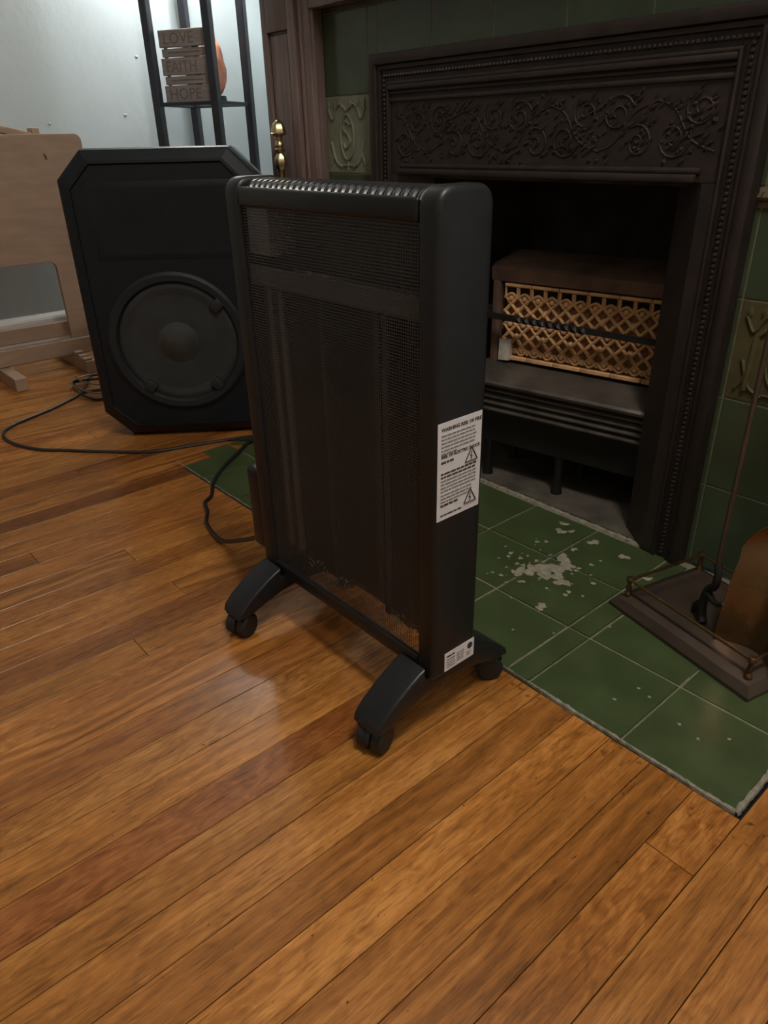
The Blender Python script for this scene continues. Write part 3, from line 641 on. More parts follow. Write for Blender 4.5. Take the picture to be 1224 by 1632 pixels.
# shovel: curved brass pan, blade edge down
sv0 = Vector((-0.168, 0.258, 0)); sv1 = Vector((-0.097, 0.243, 0)); sc = (sv0+sv1)/2
shovel = thing('fire_shovel', 'tarnished brass fire shovel with a curved pan resting on the tool stand', 'shovel', (sc.x+0.018, sc.y, 0.0285), math.atan2((sv1-sv0).y, (sv1-sv0).x))
b = NB(); nu, nv = 13, 17; g = []
for j in range(nv):
    v = j/(nv-1); z = 0.19*v; hw = 0.046+0.010*v if v < 0.72 else (0.046+0.0072)*(math.sqrt(max(0.0, 1-((v-0.72)/0.285)**2)))+0.004
    row = []
    for i in range(nu):
        u = (i/(nu-1))*2-1; y = -0.006+0.055*v + 0.030*(1-u*u)*0.9 - 0.010*math.sin(PI*v)
        row.append(b.verts.new((u*hw, y, z)))
    g.append(row)
for j in range(nv-1):
    for i in range(nu-1): b.faces.new((g[j][i], g[j][i+1], g[j+1][i+1], g[j+1][i]))
bmesh.ops.recalc_face_normals(b, faces=b.faces)
bmesh.ops.solidify(b, geom=list(b.faces), thickness=0.002)
obj('pan', b, 'oldbrass', shovel, True)
b = NB(); tube(b, [(0, 0.066, 0.165), (0, 0.070, 0.20), (0.0, 0.076, 0.56)], lambda t: 0.006-0.001*t, 10); obj('rod', b, 'oldbrass', shovel, True)
b = NB(); lathe(b, [(0, 0.178), (0.010, 0.180), (0.012, 0.192), (0.006, 0.205)], 12, Matrix.Translation((0, 0.068, 0))); obj('socket', b, 'brass', shovel, True)
b = NB(); lathe(b, [(0.005, 0.56), (0.010, 0.57), (0.013, 0.61), (0.008, 0.66), (0.012, 0.67), (0, 0.685)], 12, Matrix.Translation((0, 0.076, 0))); obj('handle', b, 'oldbrass', shovel, True)

# ------------------------------------------------------------------ portable panel heater
HT = thing('panel_heater', 'black portable panel heater on four casters standing in front of the fireplace', 'heater', (-0.520, -0.137, 0))
hw, hd, hb, ht = 0.195, 0.039, 0.088, 0.664
def rrect(y0, y1, z0, z1, rt, rb, n=6):
    P = []
    for (cy, cz, r, a0) in ((y1-rt, z1-rt, rt, 0), (y0+rt, z1-rt, rt, PI/2), (y0+rb, z0+rb, rb, PI), (y1-rb, z0+rb, rb, 1.5*PI)):
        for k in range(n+1):
            a = a0+PI/2*k/n; P.append((cy+r*math.cos(a), cz+r*math.sin(a)))
    return P
for s in (-1, 1):
    b = NB(); prism(b, rrect(-hd, hd, hb, ht+0.002, 0.020, 0.008), 0.030, Matrix.Translation((s*hw if s > 0 else -hw+0.030, 0, 0)) @ Matrix.Rotation(PI/2, 4, 'Z'), bev=0.0065, seg=4)
    obj('side_panel', b, 'blackmetal', HT, True)
RX = hw-0.031
b = NB(); bx(b, -RX, RX, -0.0375, -0.030, 0.6325, 0.6555, 0.0035, 3); obj('front_top_rail', b, 'black', HT, True)
b = NB(); bx(b, -RX, RX, -0.037, -0.029, 0.090, 0.112, 0.0025, 2); obj('front_bottom_rail', b, 'black', HT, True)
b = NB(); bx(b, -RX, RX, 0.030, 0.0375, 0.6325, 0.6555, 0.0035, 3); obj('back_top_rail', b, 'black', HT, True)
b = NB(); bx(b, -RX, RX, 0.029, 0.037, 0.090, 0.112, 0.0025, 2); obj('back_bottom_rail', b, 'black', HT, True)
for nm_, yy in (('front_grille', -0.033), ('back_grille', 0.033)):
    b = NB(); v = [b.verts.new(p) for p in ((-RX, yy, 0.105), (RX, yy, 0.105), (RX, yy, 0.640), (-RX, yy, 0.640))]; b.faces.new(v)
    obj(nm_, b, 'grille', HT, label='fine perforated black metal mesh')
# top: dark slotted core with slanted ribs
b = NB(); prism(b, rrect(-0.030, 0.030, 0.640, 0.656, 0.013, 0.003), 2*RX, Matrix.Translation((RX, 0, 0)) @ Matrix.Rotation(PI/2, 4, 'Z')); obj('top_core', b, 'black', HT, True)
b = NB(); pth = []
for k in range(17):
    t = k/16*2-1; y = 0.0335*t; z = 0.6590-0.0085*abs(t)**5
    pth.append(Vector((-0.35*y, y, z)))
tube(b, pth, lambda t: 0.0052*(1-0.25*abs(2*t-1)**6), 10, flat=1.0)
nr = 26; rib0 = obj('vent_rib', b, 'ribm', HT, True)
px = [(-RX+0.012)+(2*RX-0.024)*k/(nr-1) for k in range(nr)]
rib0.location = (px[0], 0, 0)
for q in px[1:]: inst(rib0, 'vent_rib', HT, (q, 0, 0))
# inside: mica sheet with folds and a ragged lower edge
b = NB(); rnd = random.Random(11); n = 90; top = 0.556; vs0 = []
xs_ = [-RX+2*RX*k/n for k in range(n+1)]
def fold(x):
    y = -0.012
    for c, wd, h in ((-0.118, 0.020, 0.010), (-0.03, 0.010, 0.004), (0.085, 0.012, 0.009), (0.135, 0.012, 0.005)):
        y -= h*max(0, 1-abs(x-c)/wd)
    return y
lo, hi = [], []
jag = 0
for x in xs_:
    jag = 0.7*jag+rnd.uniform(-.005, .005); zb = 0.136+0.010*math.sin(x*38)*(x > -0.1)+jag
    lo.append(b.verts.new((x, fold(x), zb))); hi.append(b.verts.new((x, fold(x), top)))
for i in range(n): b.faces.new((lo[i], lo[i+1], hi[i+1], hi[i]))
bmesh.ops.solidify(b, geom=list(b.faces), thickness=0.002); bmesh.ops.recalc_face_normals(b, faces=b.faces); mic = obj('mica_panel', b, 'mica', HT, True)
b = NB()
for (xa, xb, nn) in ((-0.10, -0.07, 10), (-0.03, 0.035, 18), (0.095, 0.150, 18), (-0.07, -0.045, 6)):
    for q in range(nn):
        x = rnd.uniform(xa, xb); z = 0.134+rnd.uniform(-0.006, 0.010); s = rnd.uniform(0.003, 0.008)
        v = [b.verts.new((x+s*rnd.uniform(-1, 1), fold(x)-0.007+rnd.uniform(-.002, .002), z+s*rnd.uniform(-1, 1))) for _ in range(3)]; b.faces.new(v)
bmesh.ops.solidify(b, geom=list(b.faces), thickness=0.0004)
o = obj('mica_flakes', b, 'flake', mic, label='silvery torn mica flakes along the lower edge'); o['kind'] = 'stuff'
b = NB(); bx(b, -RX, RX, -0.030, -0.026, 0.538, 0.562, 0.0006); obj('cross_strip', b, 'steel', HT, label='grey metal strip behind the mesh')
b = NB(); bx(b, -RX+0.004, -0.112, -0.030, 0.020, 0.575, 0.632, 0.003, 2); obj('pale_box', b, 'palesteel', HT, True, label='grey box behind the upper mesh')  # paler box behind the mesh at its upper left
for xx in (-0.128, -0.103, 0.085, 0.100):
    b = NB(); bx(b, xx-0.005, xx+0.005, -0.027, -0.022, 0.150, 0.536, 0.001); obj('fold_strip', b, 'steel' if xx < 0 else 'mica', HT)  # strips on the panel folds; left pair's paler steel paints in their highlights
b = NB(); bx(b, -RX, RX, 0.010, 0.013, 0.5565, 0.638); obj('back_plate', b, 'mica', HT)
# control box on the far end
b = NB(); cbox(b, (-hw-0.0205, -0.003, 0.182), (0.040, 0.062, 0.142), bev=0.009, seg=3); ctl = obj('control_box', b, 'black', HT, True)
b = NB(); lathe(b, [(0.017, 0), (0.016, 0.009), (0.0, 0.010)], 20, Matrix.Translation((-hw-0.0400, -0.002, 0.21)) @ Matrix.Rotation(-PI/2, 4, 'Y')); obj('dial', b, 'rubber', ctl, True)
# feet and casters
top_ = [(-0.124, 0.041), (-0.121, 0.052), (-0.108, 0.065), (-0.088, 0.079), (-0.066, 0.092), (-0.050, 0.100), (-0.0405, 0.1035), (-0.0400, 0.0885)]
bot_ = [(0.0, 0.066), (-0.04, 0.062), (-0.07, 0.053), (-0.098, 0.043)]
prof = [(y, z) for y, z in top_] + [(-y, z) for y, z in top_[::-1]] + [(-y, z) for y, z in bot_[::-1]] + [(y, z) for y, z in bot_[1:]]
b = NB(); prism(b, prof, 0.050, Matrix.Translation((0.025, 0, 0)) @ Matrix.Rotation(PI/2, 4, 'Z'), bev=0.004, seg=3)
foot0 = obj('foot', b, 'black', HT, True); foot0.location = (0.160, 0, 0); foot1 = inst(foot0, 'foot', HT, (-0.170, 0, 0))
b = NB()
for s in (-1, 1):
    lathe(b, [(0, -0.009), (0.016, -0.009), (0.0195, -0.006), (0.0195, 0.006), (0.016, 0.009), (0, 0.009)], 24, Matrix.Translation((s*0.0105, 0, 0.0197)) @ Matrix.Rotation(PI/2, 4, 'Y'))
cas0 = None
bh = NB()
prism(bh, [(0.0225*math.cos(a), 0.0215+0.0225*math.sin(a)) for a in [(-0.15+PI*1.05*k/14) for k in range(15)]], 0.006, Matrix.Translation((-0.003, 0, 0)) @ Matrix.Rotation(PI/2, 4, 'Z') @ Matrix.Translation((0, -0.006, 0)), bev=0.001)
bx(bh, -0.020, 0.020, -0.012, 0.014, 0.037, 0.0445, 0.003, 2)
hood0 = None
for f_ in (foot0, foot1):
    for s in (-1, 1):
        loc = (0.0, s*0.108, 0.0); rz = {(-1): 0.35, 1: 2.6}[s]
        if cas0 is None:
            cas0 = obj('caster', b, 'rubber', f_, True); cas0.location = loc; cas0.rotation_euler = (0, 0, rz)
            hood0 = obj('caster_hood', bh, 'black', f_, True); hood0.location = loc; hood0.rotation_euler = (0, 0, rz)
        else:
            inst(cas0, 'caster', f_, loc, (0, 0, rz)); inst(hood0, 'caster_hood', f_, loc, (0, 0, rz))
# labels on the near end
def label_plate(name, y0, y1, z0, z1, lab):
    b = NB(); bx(b, hw+0.0001, hw+0.0006, y0, y1, z0, z1); return obj(name, b, 'label', HT, label=lab)
wl_ = label_plate('warning_label', -0.0365, 0.0325, 0.3195, 0.4365, 'silver white warning sticker with two shock triangles')
rl_ = label_plate('rating_label', -0.018, 0.0365, 0.094, 0.1225, 'small silver white rating sticker')
def side_mtx(y, z): return Matrix.Translation((hw+0.0008, y, z)) @ Matrix(((0, 0, 1, 0), (1, 0, 0, 0), (0, 1, 0, 0), (0, 0, 0, 1)))
text_mesh('label_text', 'WARNING RISK OF FIRE', 0.0058, 'ink', wl_, side_mtx(-0.031, 0.4265), bold=0.0001)
text_mesh('label_text', 'RISK OF ELECTRIC SHOCK', 0.0052, 'ink', wl_, side_mtx(-0.031, 0.3955), bold=0.0001)
rnd = random.Random(21)
def ink_lines(b, y0, y1, z, n_, pitch, h):
    for k in range(n_):
        y = y0; ye = y1*rnd.uniform(0.86, 1.0) if y1 > 0 else y1
        while y < ye-0.002:
            ww = rnd.uniform(0.003, 0.009); e = min(y+ww, ye); bx(b, hw+0.0006, hw+0.0009, y, e, z-k*pitch, z-k*pitch+h); y = e+0.0012
b = NB(); ink_lines(b, -0.031, 0.024, 0.4205, 5, 0.0043, 0.0019); ink_lines(b, -0.031, -0.004, 0.3995, 1, 0.004, 0.0018); obj('label_print', b, 'inkpale', wl_)
b = NB(); ink_lines(b, -0.031, -0.010, 0.3890, 1, 0.004, 0.0026); ink_lines(b, -0.031, 0.026, 0.3755, 2, 0.0042, 0.0022); ink_lines(b, -0.031, -0.002, 0.3365, 1, 0.004, 0.0026); ink_lines(b, -0.031, 0.006, 0.3245, 1, 0.003, 0.0018); obj('label_print', b, 'ink', wl_)
b = NB(); ink_lines(b, -0.031, 0.028, 0.3670, 4, 0.0042, 0.0020); ink_lines(b, -0.031, 0.020, 0.3495, 3, 0.0042, 0.0020); obj('label_print', b, 'inkpale', wl_)
for (yc, zc) in ((0.017, 0.386), (0.017, 0.334)):
    b = NB()
    R_ = 0.0105
    P = [(yc-R_*0.95, zc-0.0055), (yc+R_*0.95, zc-0.0055), (yc, zc+0.0115)]
    for i in range(3):
        a = Vector((hw+0.0009, *P[i])); c = Vector((hw+0.0009, *P[(i+1) % 3])); tube(b, [a, c], 0.0008, 4)
    for a, c in (((yc+0.0005, zc+0.006), (yc-0.0015, zc+0.0008)), ((yc-0.0015, zc+0.0008), (yc+0.0012, zc+0.0008)), ((yc+0.0012, zc+0.0008), (yc-0.0004, zc-0.004))):
        tube(b, [Vector((hw+0.0009, *a)), Vector((hw+0.0009, *c))], 0.0007, 4)
    obj('shock_triangle', b, 'ink', wl_)
b = NB(); ink_lines(b, -0.014, 0.000, 0.1150, 1, 0.004, 0.0024); obj('label_print', b, 'ink', rl_)
b = NB(); ink_lines(b, -0.014, 0.001, 0.1100, 4, 0.0038, 0.0017); ink_lines(b, 0.004, 0.019, 0.1120, 4, 0.0038, 0.0017); ink_lines(b, 0.023, 0.033, 0.1030, 2, 0.0036, 0.0016); obj('label_print', b, 'inkpale', rl_)
b = NB(); lathe(b, [(0.0048, 0.0006), (0.0048, 0.0010), (0, 0.0010)], 20, Matrix.Translation((hw, 0.0285, 0.1135)) @ Matrix.Rotation(PI/2, 4, 'Y')); obj('approval_mark', b, 'ink', rl_)

# heater cord
def cord(name, pts, r, m, label, n=10):
    b = NB(); tube(b, smooth_path(pts, n), r, 8); o = obj(name, b, m, None, True); return tag(o, label, 'cord')
cord('power_cord', [(-0.752, -0.14, 0.122), (-0.80, -0.137, 0.090), (-0.88, -0.130, 0.047), (-0.95, -0.127, 0.014), (-1.0, -0.122, 0.005), (-1.06, -0.108, 0.005), (-1.103, -0.082, 0.005), (-1.145, -0.065, 0.005), (-1.17, -0.035, 0.005), (-1.225, 0.0, 0.005), (-1.285, 0.06, 0.006), (-1.335, 0.128, 0.006), (-1.385, 0.205, 0.006), (-1.36, 0.30, 0.006), (-1.30, 0.40, 0.006)], 0.0042, 'cord', 'black power cord running from the panel heater across the floor and hearth')

# ------------------------------------------------------------------ party speaker
bu = Vector((-1.644, -0.015, 0)); du = Vector((0.598, 0.802, 0)).normalized(); so = bu+du*0.172
SP = thing('loudspeaker', 'large black loudspeaker with chamfered corners and a round woofer on the oak floor', 'speaker', (so.x, so.y, 0), math.atan2(du.y, du.x))
def octo(w2, z0, z1, c, cb=None, n=1):
    cb = cb or c
    return [(-w2, z0+cb), (-w2+cb, z0), (w2-cb, z0), (w2, z0+cb), (w2, z1-c), (w2-c, z1), (-w2+c, z1), (-w2, z1-c)]
def loft(b, secs, caps=(True, True)):
    R_ = [[b.verts.new(p) for p in s] for s in secs]; fs = []; n = len(R_[0])
    for A, B in zip(R_, R_[1:]):
        for i in range(n): fs.append(b.faces.new((A[i], A[(i+1) % n], B[(i+1) % n], B[i])))
    if caps[0]: fs.append(b.faces.new(R_[0]))
    if caps[1]: fs.append(b.faces.new(R_[-1]))
    bmesh.ops.recalc_face_normals(b, faces=fs)
at = lambda P, y: [(p[0], y, p[1]) for p in P]
W2 = 0.232
b = NB(); loft(b, [at(octo(W2-0.004, 0.014, 0.692, 0.060), 0.012), at(octo(W2, 0.010, 0.697, 0.062), 0.03), at(octo(W2-0.006, 0.012, 0.692, 0.064), 0.20), at(octo(0.15, 0.02, 0.66, 0.05), 0.36)])
bmesh.ops.bevel(b, geom=[e for e in b.edges], offset=0.004, segments=2, affect='EDGES', profile=0.6)
obj('cabinet', b, 'spk', SP, True)
# front bezel ring: outer chamfer band, sloping in to the baffle
b = NB()
loft(b, [at(octo(W2-0.002, 0.012, 0.695, 0.061), 0.020), at(octo(W2-0.003, 0.013, 0.694, 0.061), 0.008), at(octo(W2-0.007, 0.017, 0.690, 0.060), 0.004), at(octo(W2-0.026, 0.034, 0.672, 0.054), -0.009), at(octo(W2-0.032, 0.040, 0.666, 0.052), -0.0100), at(octo(W2-0.034, 0.042, 0.664, 0.052), -0.0060)], (False, False))
obj('front_bezel', b, 'spk', SP)
b = NB(); prism(b, octo(W2-0.034, 0.042, 0.662, 0.050), 0.006, Matrix.Translation((0, -0.0075, 0))); baf = obj('baffle', b, 'spk', SP)
# horn: flared rectangular recess above the woofer
b = NB(); loft(b, [at([(-0.165, 0.455), (0.165, 0.455), (0.165, 0.628), (-0.165, 0.628)], -0.0075), at([(-0.160, 0.460), (0.160, 0.460), (0.160, 0.623), (-0.160, 0.623)], -0.0092), at([(-0.145, 0.472), (0.145, 0.472), (0.145, 0.611), (-0.145, 0.611)], -0.0084)], (False, True))
obj('horn', b, 'spk', baf, True)
WX, WZ = -0.006, 0.255
wm = Matrix.Translation((WX, -0.0075, WZ)) @ Matrix.Rotation(PI/2, 4, 'X')
b = NB(); lathe(b, [(0.174, 0.0), (0.173, 0.008), (0.166, 0.013), (0.152, 0.012), (0.147, 0.006), (0.146, 0.001)], 64, wm); ring = obj('woofer_ring', b, 'spkring', SP, True)
# a lathe closes its end rings; remove nothing visible: cone sits in front of it
b = NB(); n_ = 64; prof_ = [(0.146, 0.0025), (0.140, 0.0045), (0.132, 0.0045), (0.126, 0.0028), (0.11, 0.0022), (0.06, 0.0014), (0.0, 0.0012)]
lathe(b, prof_, n_, wm); obj('woofer_cone', b, 'cone', SP, True, 'dark grey woofer cone')
b = NB(); lathe(b, [(0.056, 0.0012), (0.046, 0.004), (0.034, 0.009), (0.018, 0.013), (0, 0.0145)], 40, wm); obj('dust_cap', b, 'cap', SP, True, 'glossy domed centre cap')
for a in (-128, -52, 40):
    r_ = math.radians(a); b = NB()
    cbox(b, (WX+0.139*math.cos(r_), -0.0165, WZ+0.139*math.sin(r_)), (0.030, 0.014, 0.026), Matrix.Rotation(-r_, 3, 'Y'), 0.003, 2); obj('woofer_clip', b, 'rubber', SP, True)
for sx in (-0.15, 0.15):
    for yy in (0.05, 0.30):
        b = NB(); bx(b, sx-0.025, sx+0.025, yy-0.02, yy+0.02, 0.0, 0.020, 0.003); obj('rubber_foot', b, 'rubber', SP, True)
cord('speaker_cord', [(-1.25, 0.41, 0.006), (-1.31, 0.30, 0.018), (-1.38, 0.225, 0.016), (-1.440, 0.16, 0.005), (-1.468, 0.085, 0.004), (-1.508, -0.024, 0.004), (-1.588, -0.107, 0.004), (-1.665, -0.175, 0.004), (-1.732, -0.233, 0.004), (-1.825, -0.268, 0.004), (-1.906, -0.267, 0.004), (-1.965, -0.225, 0.004), (-2.028, -0.101, 0.004), (-2.106, 0.012, 0.004), (-2.19, 0.07, 0.006), (-2.26, 0.115, 0.012), (-2.22, 0.155, 0.010), (-2.10, 0.12, 0.008), (-2.12, 0.04, 0.008), (-2.22, 0.045, 0.014), (-2.17, 0.13, 0.016), (-2.03, 0.11, 0.008), (-2.02, 0.04, 0.005), (-2.09, 0.02, 0.012), (-2.05, 0.09, 0.018), (-1.95, 0.17, 0.006), (-1.89, 0.22, 0.005)], 0.0042, 'cord', 'long black cord looping over the boards from a tangle beside the loudspeaker')
cord('thin_cable', [(-2.26, 0.06, 0.022), (-2.17, 0.055, 0.025), (-2.10, 0.09, 0.024), (-2.14, 0.15, 0.024), (-2.23, 0.12, 0.024), (-2.2, 0.03, 0.022), (-2.06, 0.03, 0.022), (-1.97, 0.12, 0.014), (-1.92, 0.2, 0.004)], 0.0028, 'steel', 'thin grey cable knotted over the black cord behind the loudspeaker')

# ------------------------------------------------------------------ wooden desk by the left wall
XD = -2.47
desk = thing('wooden_desk', 'pale plywood desk with a cut-out end panel standing beside the left wall', 'desk', (XD, -0.15, 0))
def dobj(name, b, m='lwood', **k):
    bmesh.ops.translate(b, vec=(-XD, 0.15, 0), verts=b.verts); return obj(name, b, m, desk, **k)
# panel with leg cut-out: outline in (y, z), rounded corners
def arc(cy, cz, r, a0, a1, n=6): return [(cy+r*math.cos(math.radians(a0+(a1-a0)*k/n)), cz+r*math.sin(math.radians(a0+(a1-a0)*k/n))) for k in range(n+1)]
y0, y1, zt = -0.75, 0.312, 0.737
out = [(y0, 0.08), (y0, zt)] + arc(y1-0.022, zt-0.022, 0.022, 90, 0) + [(y1, 0.08), (0.148, 0.08)] + arc(0.148-0.025, 0.357-0.025, 0.025, 0, 90) + arc(-0.60+0.025, 0.357-0.025, 0.025, 90, 180) + [(-0.60, 0.08)]
b = NB(); prism(b, out, 0.022, Matrix.Translation((XD, 0, 0)) @ Matrix.Rotation(PI/2, 4, 'Z'), bev=0.002); pan_ = dobj('end_panel', b, label='plywood end panel with rounded corners')
b = NB(); bx(b, -2.76, XD-0.020, y0, 0.20, 0.705, 0.728, 0.003); dobj('top_board', b)
b = NB(); bx(b, -2.66, -2.64, y0, 0.26, 0.070, 0.125, 0.003); dobj('back_stretcher', b)
b = NB(); bx(b, XD+0.001, XD+0.022, y0, 0.30, 0.044, 0.100, 0.003); dobj('front_stretcher', b)
for yy in (-0.098, 0.150, -0.62):
    b = NB(); bx(b, -2.72, -2.285 if yy < 0 else -2.335, yy-0.019, yy+0.019, 0.0, 0.043, 0.002); dobj('foot', b)
for k, xx in enumerate((-2.43, -2.385, -2.352)):
    b = NB(); bx(b, xx-0.012, xx+0.012, 0.128, 0.158, 0.0435, 0.060-0.004*k, 0.002); dobj('peg', b)
b = NB(); bmesh.ops.create_uvsphere(b, u_segments=12, v_segments=8, radius=1); bmesh.ops.transform(b, matrix=Matrix.Translation((XD+0.001, 0.186, 0.672)) @ Matrix.Rotation(0.3, 4, 'X') @ Matrix.Diagonal((0.0008, 0.004, 0.010, 1)), verts=b.verts); dobj('knot', b, 'knot', smooth=True)
# bent wooden piece lying on the desk
bow = thing('bent_wood_piece', 'curved pale wooden piece with a block end lying on top of the desk', 'wood piece', (-2.51, 0.05, 0.7285))
b = NB(); up_, dn_ = [], []
for k in range(17):
    t = k/16; y = -0.22+0.335*t; z = 0.048-0.036*max(0, (t-0.35)/0.65)**1.6; up_.append((y, z)); dn_.append((y, max(0.001, z-0.020-0.012*(1-t)*math.sin(PI*min(1, t*1.5)))))
prism(b, up_+dn_[::-1], 0.05, Matrix.Translation((0.025, 0, 0)) @ Matrix.Rotation(PI/2, 4, 'Z'), bev=0.002); obj('bow', b, 'lwood', bow, True)
b = NB(); bx(b, -0.024, 0.024, 0.117, 0.141, 0.0005, 0.026, 0.003, 2); obj('end_block', b, 'lwood', bow, True)

# ------------------------------------------------------------------ shelf lamp (etagere with shade)
EA = 0.515; EC = Vector((-2.559, 0.829, 0))
ET = thing('shelf_lamp', 'black four-post shelf floor lamp standing in the alcove corner', 'floor lamp', tuple(EC), EA)
SS = 0.12; PS = 0.0145
for (i, j) in ((-1, -1), (1, -1), (1, 1), (-1, 1)):
    b = NB(); bx(b, i*SS-PS, i*SS+PS, j*SS-PS, j*SS+PS, 0, 1.50, 0.002); obj('post', b, 'post', ET)
for z in (0.12, 0.46, 0.832):
    b = NB()
    for s in (-1, 1):
        bx(b, -SS+PS, SS-PS, s*SS-0.006, s*SS+0.006, z-0.012, z, 0.001); bx(b, s*SS-0.006, s*SS+0.006, -SS+PS, SS-PS, z-0.012, z, 0.001)
    obj('shelf_rail', b, 'post', ET)
    b = NB(); bx(b, -SS+0.0065, SS-0.0065, -SS+0.0065, SS-0.0065, z-0.009, z-0.002); obj('shelf', b, 'glass', ET, label='clear glass shelf')
b = NB()
for s in (-1, 1):
    bx(b, -SS+PS, SS-PS, s*SS-0.006, s*SS+0.006, 1.485, 1.50); bx(b, s*SS-0.006, s*SS+0.006, -SS+PS, SS-PS, 1.485, 1.50)
bx(b, -SS, SS, -0.006, 0.006, 1.488, 1.498); obj('top_rail', b, 'post', ET)
b = NB(); h2 = 0.140
for s in (-1, 1):
    bx(b, -h2, h2, s*h2-0.0015, s*h2+0.0015, 1.47, 1.78); bx(b, s*h2-0.0015, s*h2+0.0015, -h2, h2, 1.47, 1.78)
shm = M['shade']; nt = shm.node_tree; out_ = nt.nodes['Material Output']; tl = nt.nodes.new('ShaderNodeBsdfTranslucent'); tl.inputs[0].default_value = (0.85, 0.78, 0.66, 1); ms = nt.nodes.new('ShaderNodeMixShader'); ms.inputs[0].default_value = 0.5
nt.links.new(nt.nodes['Principled BSDF'].outputs[0], ms.inputs[1]); nt.links.new(tl.outputs[0], ms.inputs[2]); nt.links.new(ms.outputs[0], out_.inputs['Surface'])
obj('lamp_shade', b, 'shade', ET, label='cream square fabric shade')
b = NB(); bmesh.ops.create_uvsphere(b, u_segments=20, v_segments=12, radius=0.022); bmesh.ops.translate(b, vec=(0, 0, 1.545), verts=b.verts); obj('bulb', b, 'bulb', ET, True)
b = NB(); lathe(b, [(0.014, 1.498), (0.014, 1.510), (0.018, 1.516)], 16); obj('bulb_socket', b, 'rubber', ET, True)
ld = bpy.data.lights.new('shelf_lamp_light', 'POINT'); ld.energy = LAMP_W; ld.color = (0.98, 1.0, 1.0); ld.shadow_soft_size = 0.042
lo_ = bpy.data.objects.new('shelf_lamp_light', ld); C.objects.link(lo_); lo_.parent = ET; lo_.location = (0, 0, 1.545)
bpy.data.objects['bulb'].visible_shadow = True

# slatted word sign standing on the lamp's shelf, along the front edge
sgn = thing('slat_sign', 'grey brown slatted wooden word sign standing on the lamp shelf', 'sign', tuple(EC+Vector((math.cos(EA)*-0.004-math.sin(EA)*-0.082, math.sin(EA)*-0.004+math.cos(EA)*-0.082, 0.8325))), EA)
sw = 0.100
zs = [(0.0, 0.052), (0.0555, 0.0805), (0.084, 0.136), (0.1395, 0.1645), (0.168, 0.220)]
for k, (z0, z1) in enumerate(zs):
    b = NB(); thin = k in (1, 3); bx(b, -sw+(0.004 if thin else 0), sw-(0.004 if thin else 0), -0.002 if thin else -0.007, 0.007, z0, z1, 0.0012); sl = obj('slat', b, 'sign', sgn)
    if not thin:
        wd = {0: 'HOPE', 2: 'FAITH', 4: 'LOVE'}[k]
        text_mesh('slat_word', wd, 0.050, 'signink', sl, Matrix.Translation((-0.083, -0.0074, z0+0.009)) @ Matrix.Rotation(PI/2, 4, 'X') @ Matrix.Diagonal((1.05 if wd != 'FAITH' else 0.95, 1, 1, 1)), ext=0.0003)
    else:
        b = NB(); bx(b, -0.07, 0.06, -0.0024, -0.002, (z0+z1)/2-0.0025, (z0+z1)/2+0.0025); obj('slat_print', b, 'signink', sl)
for (xa, xb) in ((0.022, 0.046), (0.092, 0.099), (-0.092, -0.080)):
    b = NB(); bx(b, xa, xb, 0.0072, 0.015, 0.002, 0.218); obj('back_batten', b, 'sign', sgn)
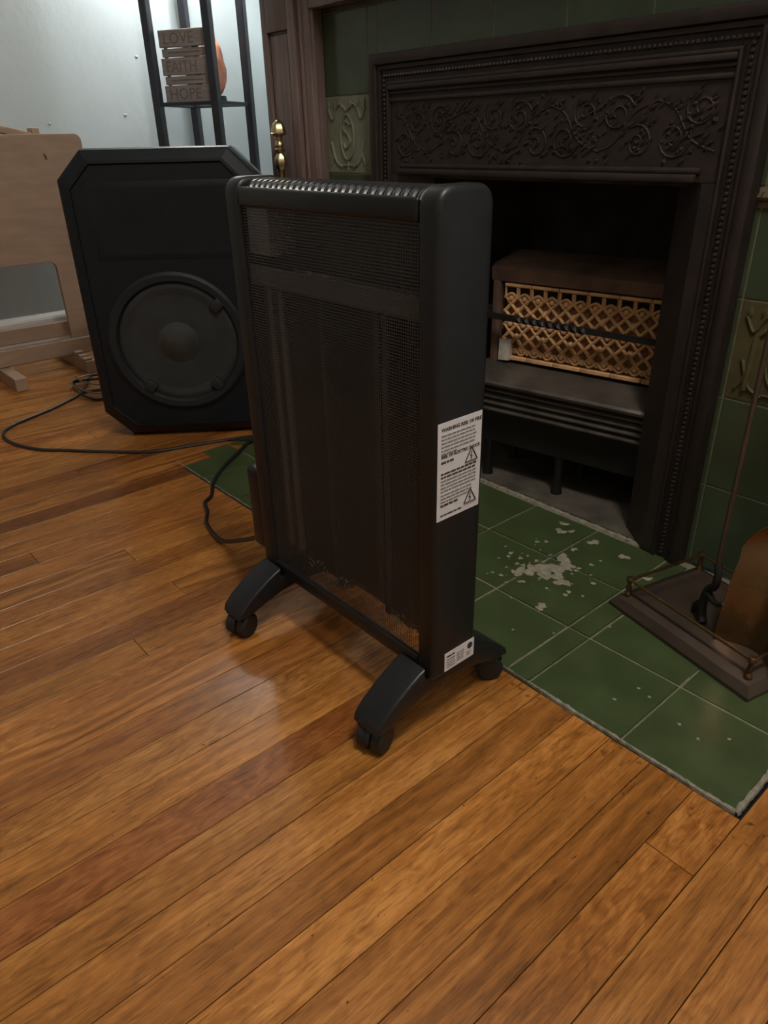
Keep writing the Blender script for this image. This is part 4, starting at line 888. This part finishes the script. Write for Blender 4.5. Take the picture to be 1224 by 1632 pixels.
# salt rock behind it
b = NB(); bmesh.ops.create_icosphere(b, subdivisions=4, radius=1); rnd = random.Random(4)
from mathutils import noise
for v in b.verts:
    n = noise.noise(v.co*2.2+Vector((3, 1, 7)))*0.16+noise.noise(v.co*5)*0.06
    p = v.co*(1+n); tpr = 1-0.22*p.z; v.co = Vector((p.x*0.047*tpr, p.y*0.046*tpr, (p.z+1.0)*0.098))
zmin = min(v.co.z for v in b.verts)
for v in b.verts: v.co.z = max(0.0, v.co.z-zmin-0.006)+0.018
loc_ = EC+Vector((math.cos(EA)*0.046-math.sin(EA)*0.004, math.sin(EA)*0.046+math.cos(EA)*0.004, 0.8325))
salt = thing('salt_rock_lamp', 'orange pink salt rock on a wooden base behind the slatted sign', 'salt lamp', tuple(loc_))
obj('rock', b, 'salt', salt, True)
b = NB(); lathe(b, [(0, 0), (0.038, 0), (0.041, 0.006), (0.038, 0.019), (0, 0.019)], 24); obj('base', b, 'post', salt, True)

# ------------------------------------------------------------------ brass finial post by the mantel
fin = thing('brass_andiron', 'ornate polished brass finial post standing against the wooden mantel pilaster', 'andiron', (-1.440, 0.398, 0))
b = NB(); lathe(b, [(0.024, 0), (0.024, 0.012), (0.014, 0.03), (0.009, 0.05), (0.009, 0.60), (0.013, 0.61), (0.008, 0.625), (0.008, 0.64)], 20); obj('shaft', b, 'oldbrass', fin, True)
b = NB(); lathe(b, [(0.007, 0.640), (0.011, 0.645), (0.0145, 0.656), (0.0125, 0.668), (0.0075, 0.676), (0.011, 0.680), (0.012, 0.685), (0.008, 0.689), (0.011, 0.693), (0.0105, 0.698), (0.007, 0.703), (0.008, 0.712), (0.0185, 0.7165), (0.020, 0.719), (0.0165, 0.721), (0.016, 0.728), (0.012, 0.738), (0.006, 0.745), (0, 0.748)], 20)
for v in b.verts:
    a = math.atan2(v.co.y, v.co.x); k = 1+0.09*math.cos(6*a)*(0.720 < v.co.z or v.co.z < 0.67); v.co.x *= k; v.co.y *= k
obj('finial', b, 'brass', fin, True, 'fluted bright brass finial')

# ------------------------------------------------------------------ ceiling dome
CL = thing('ceiling_light', 'round opal glass ceiling light in the middle of the room', 'ceiling light', (0.35, -0.30, ZC))
b = NB(); lathe(b, [(0.15, -0.001), (0.15, -0.025), (0.14, -0.03)], 40); obj('rim', b, 'oldbrass', CL, True)
b = NB(); lathe(b, [(0.14, -0.030), (0.13, -0.065), (0.09, -0.10), (0.04, -0.115), (0, -0.118)], 40); obj('glass_dome', b, 'dome', CL, True)
ld = bpy.data.lights.new('ceiling_dome_light', 'POINT'); ld.energy = CEIL_W; ld.color = (1.0, 0.94, 0.86); ld.shadow_soft_size = 0.14
lo_ = bpy.data.objects.new('ceiling_dome_light', ld); C.objects.link(lo_); lo_.parent = CL; lo_.location = (0, 0, -0.27)
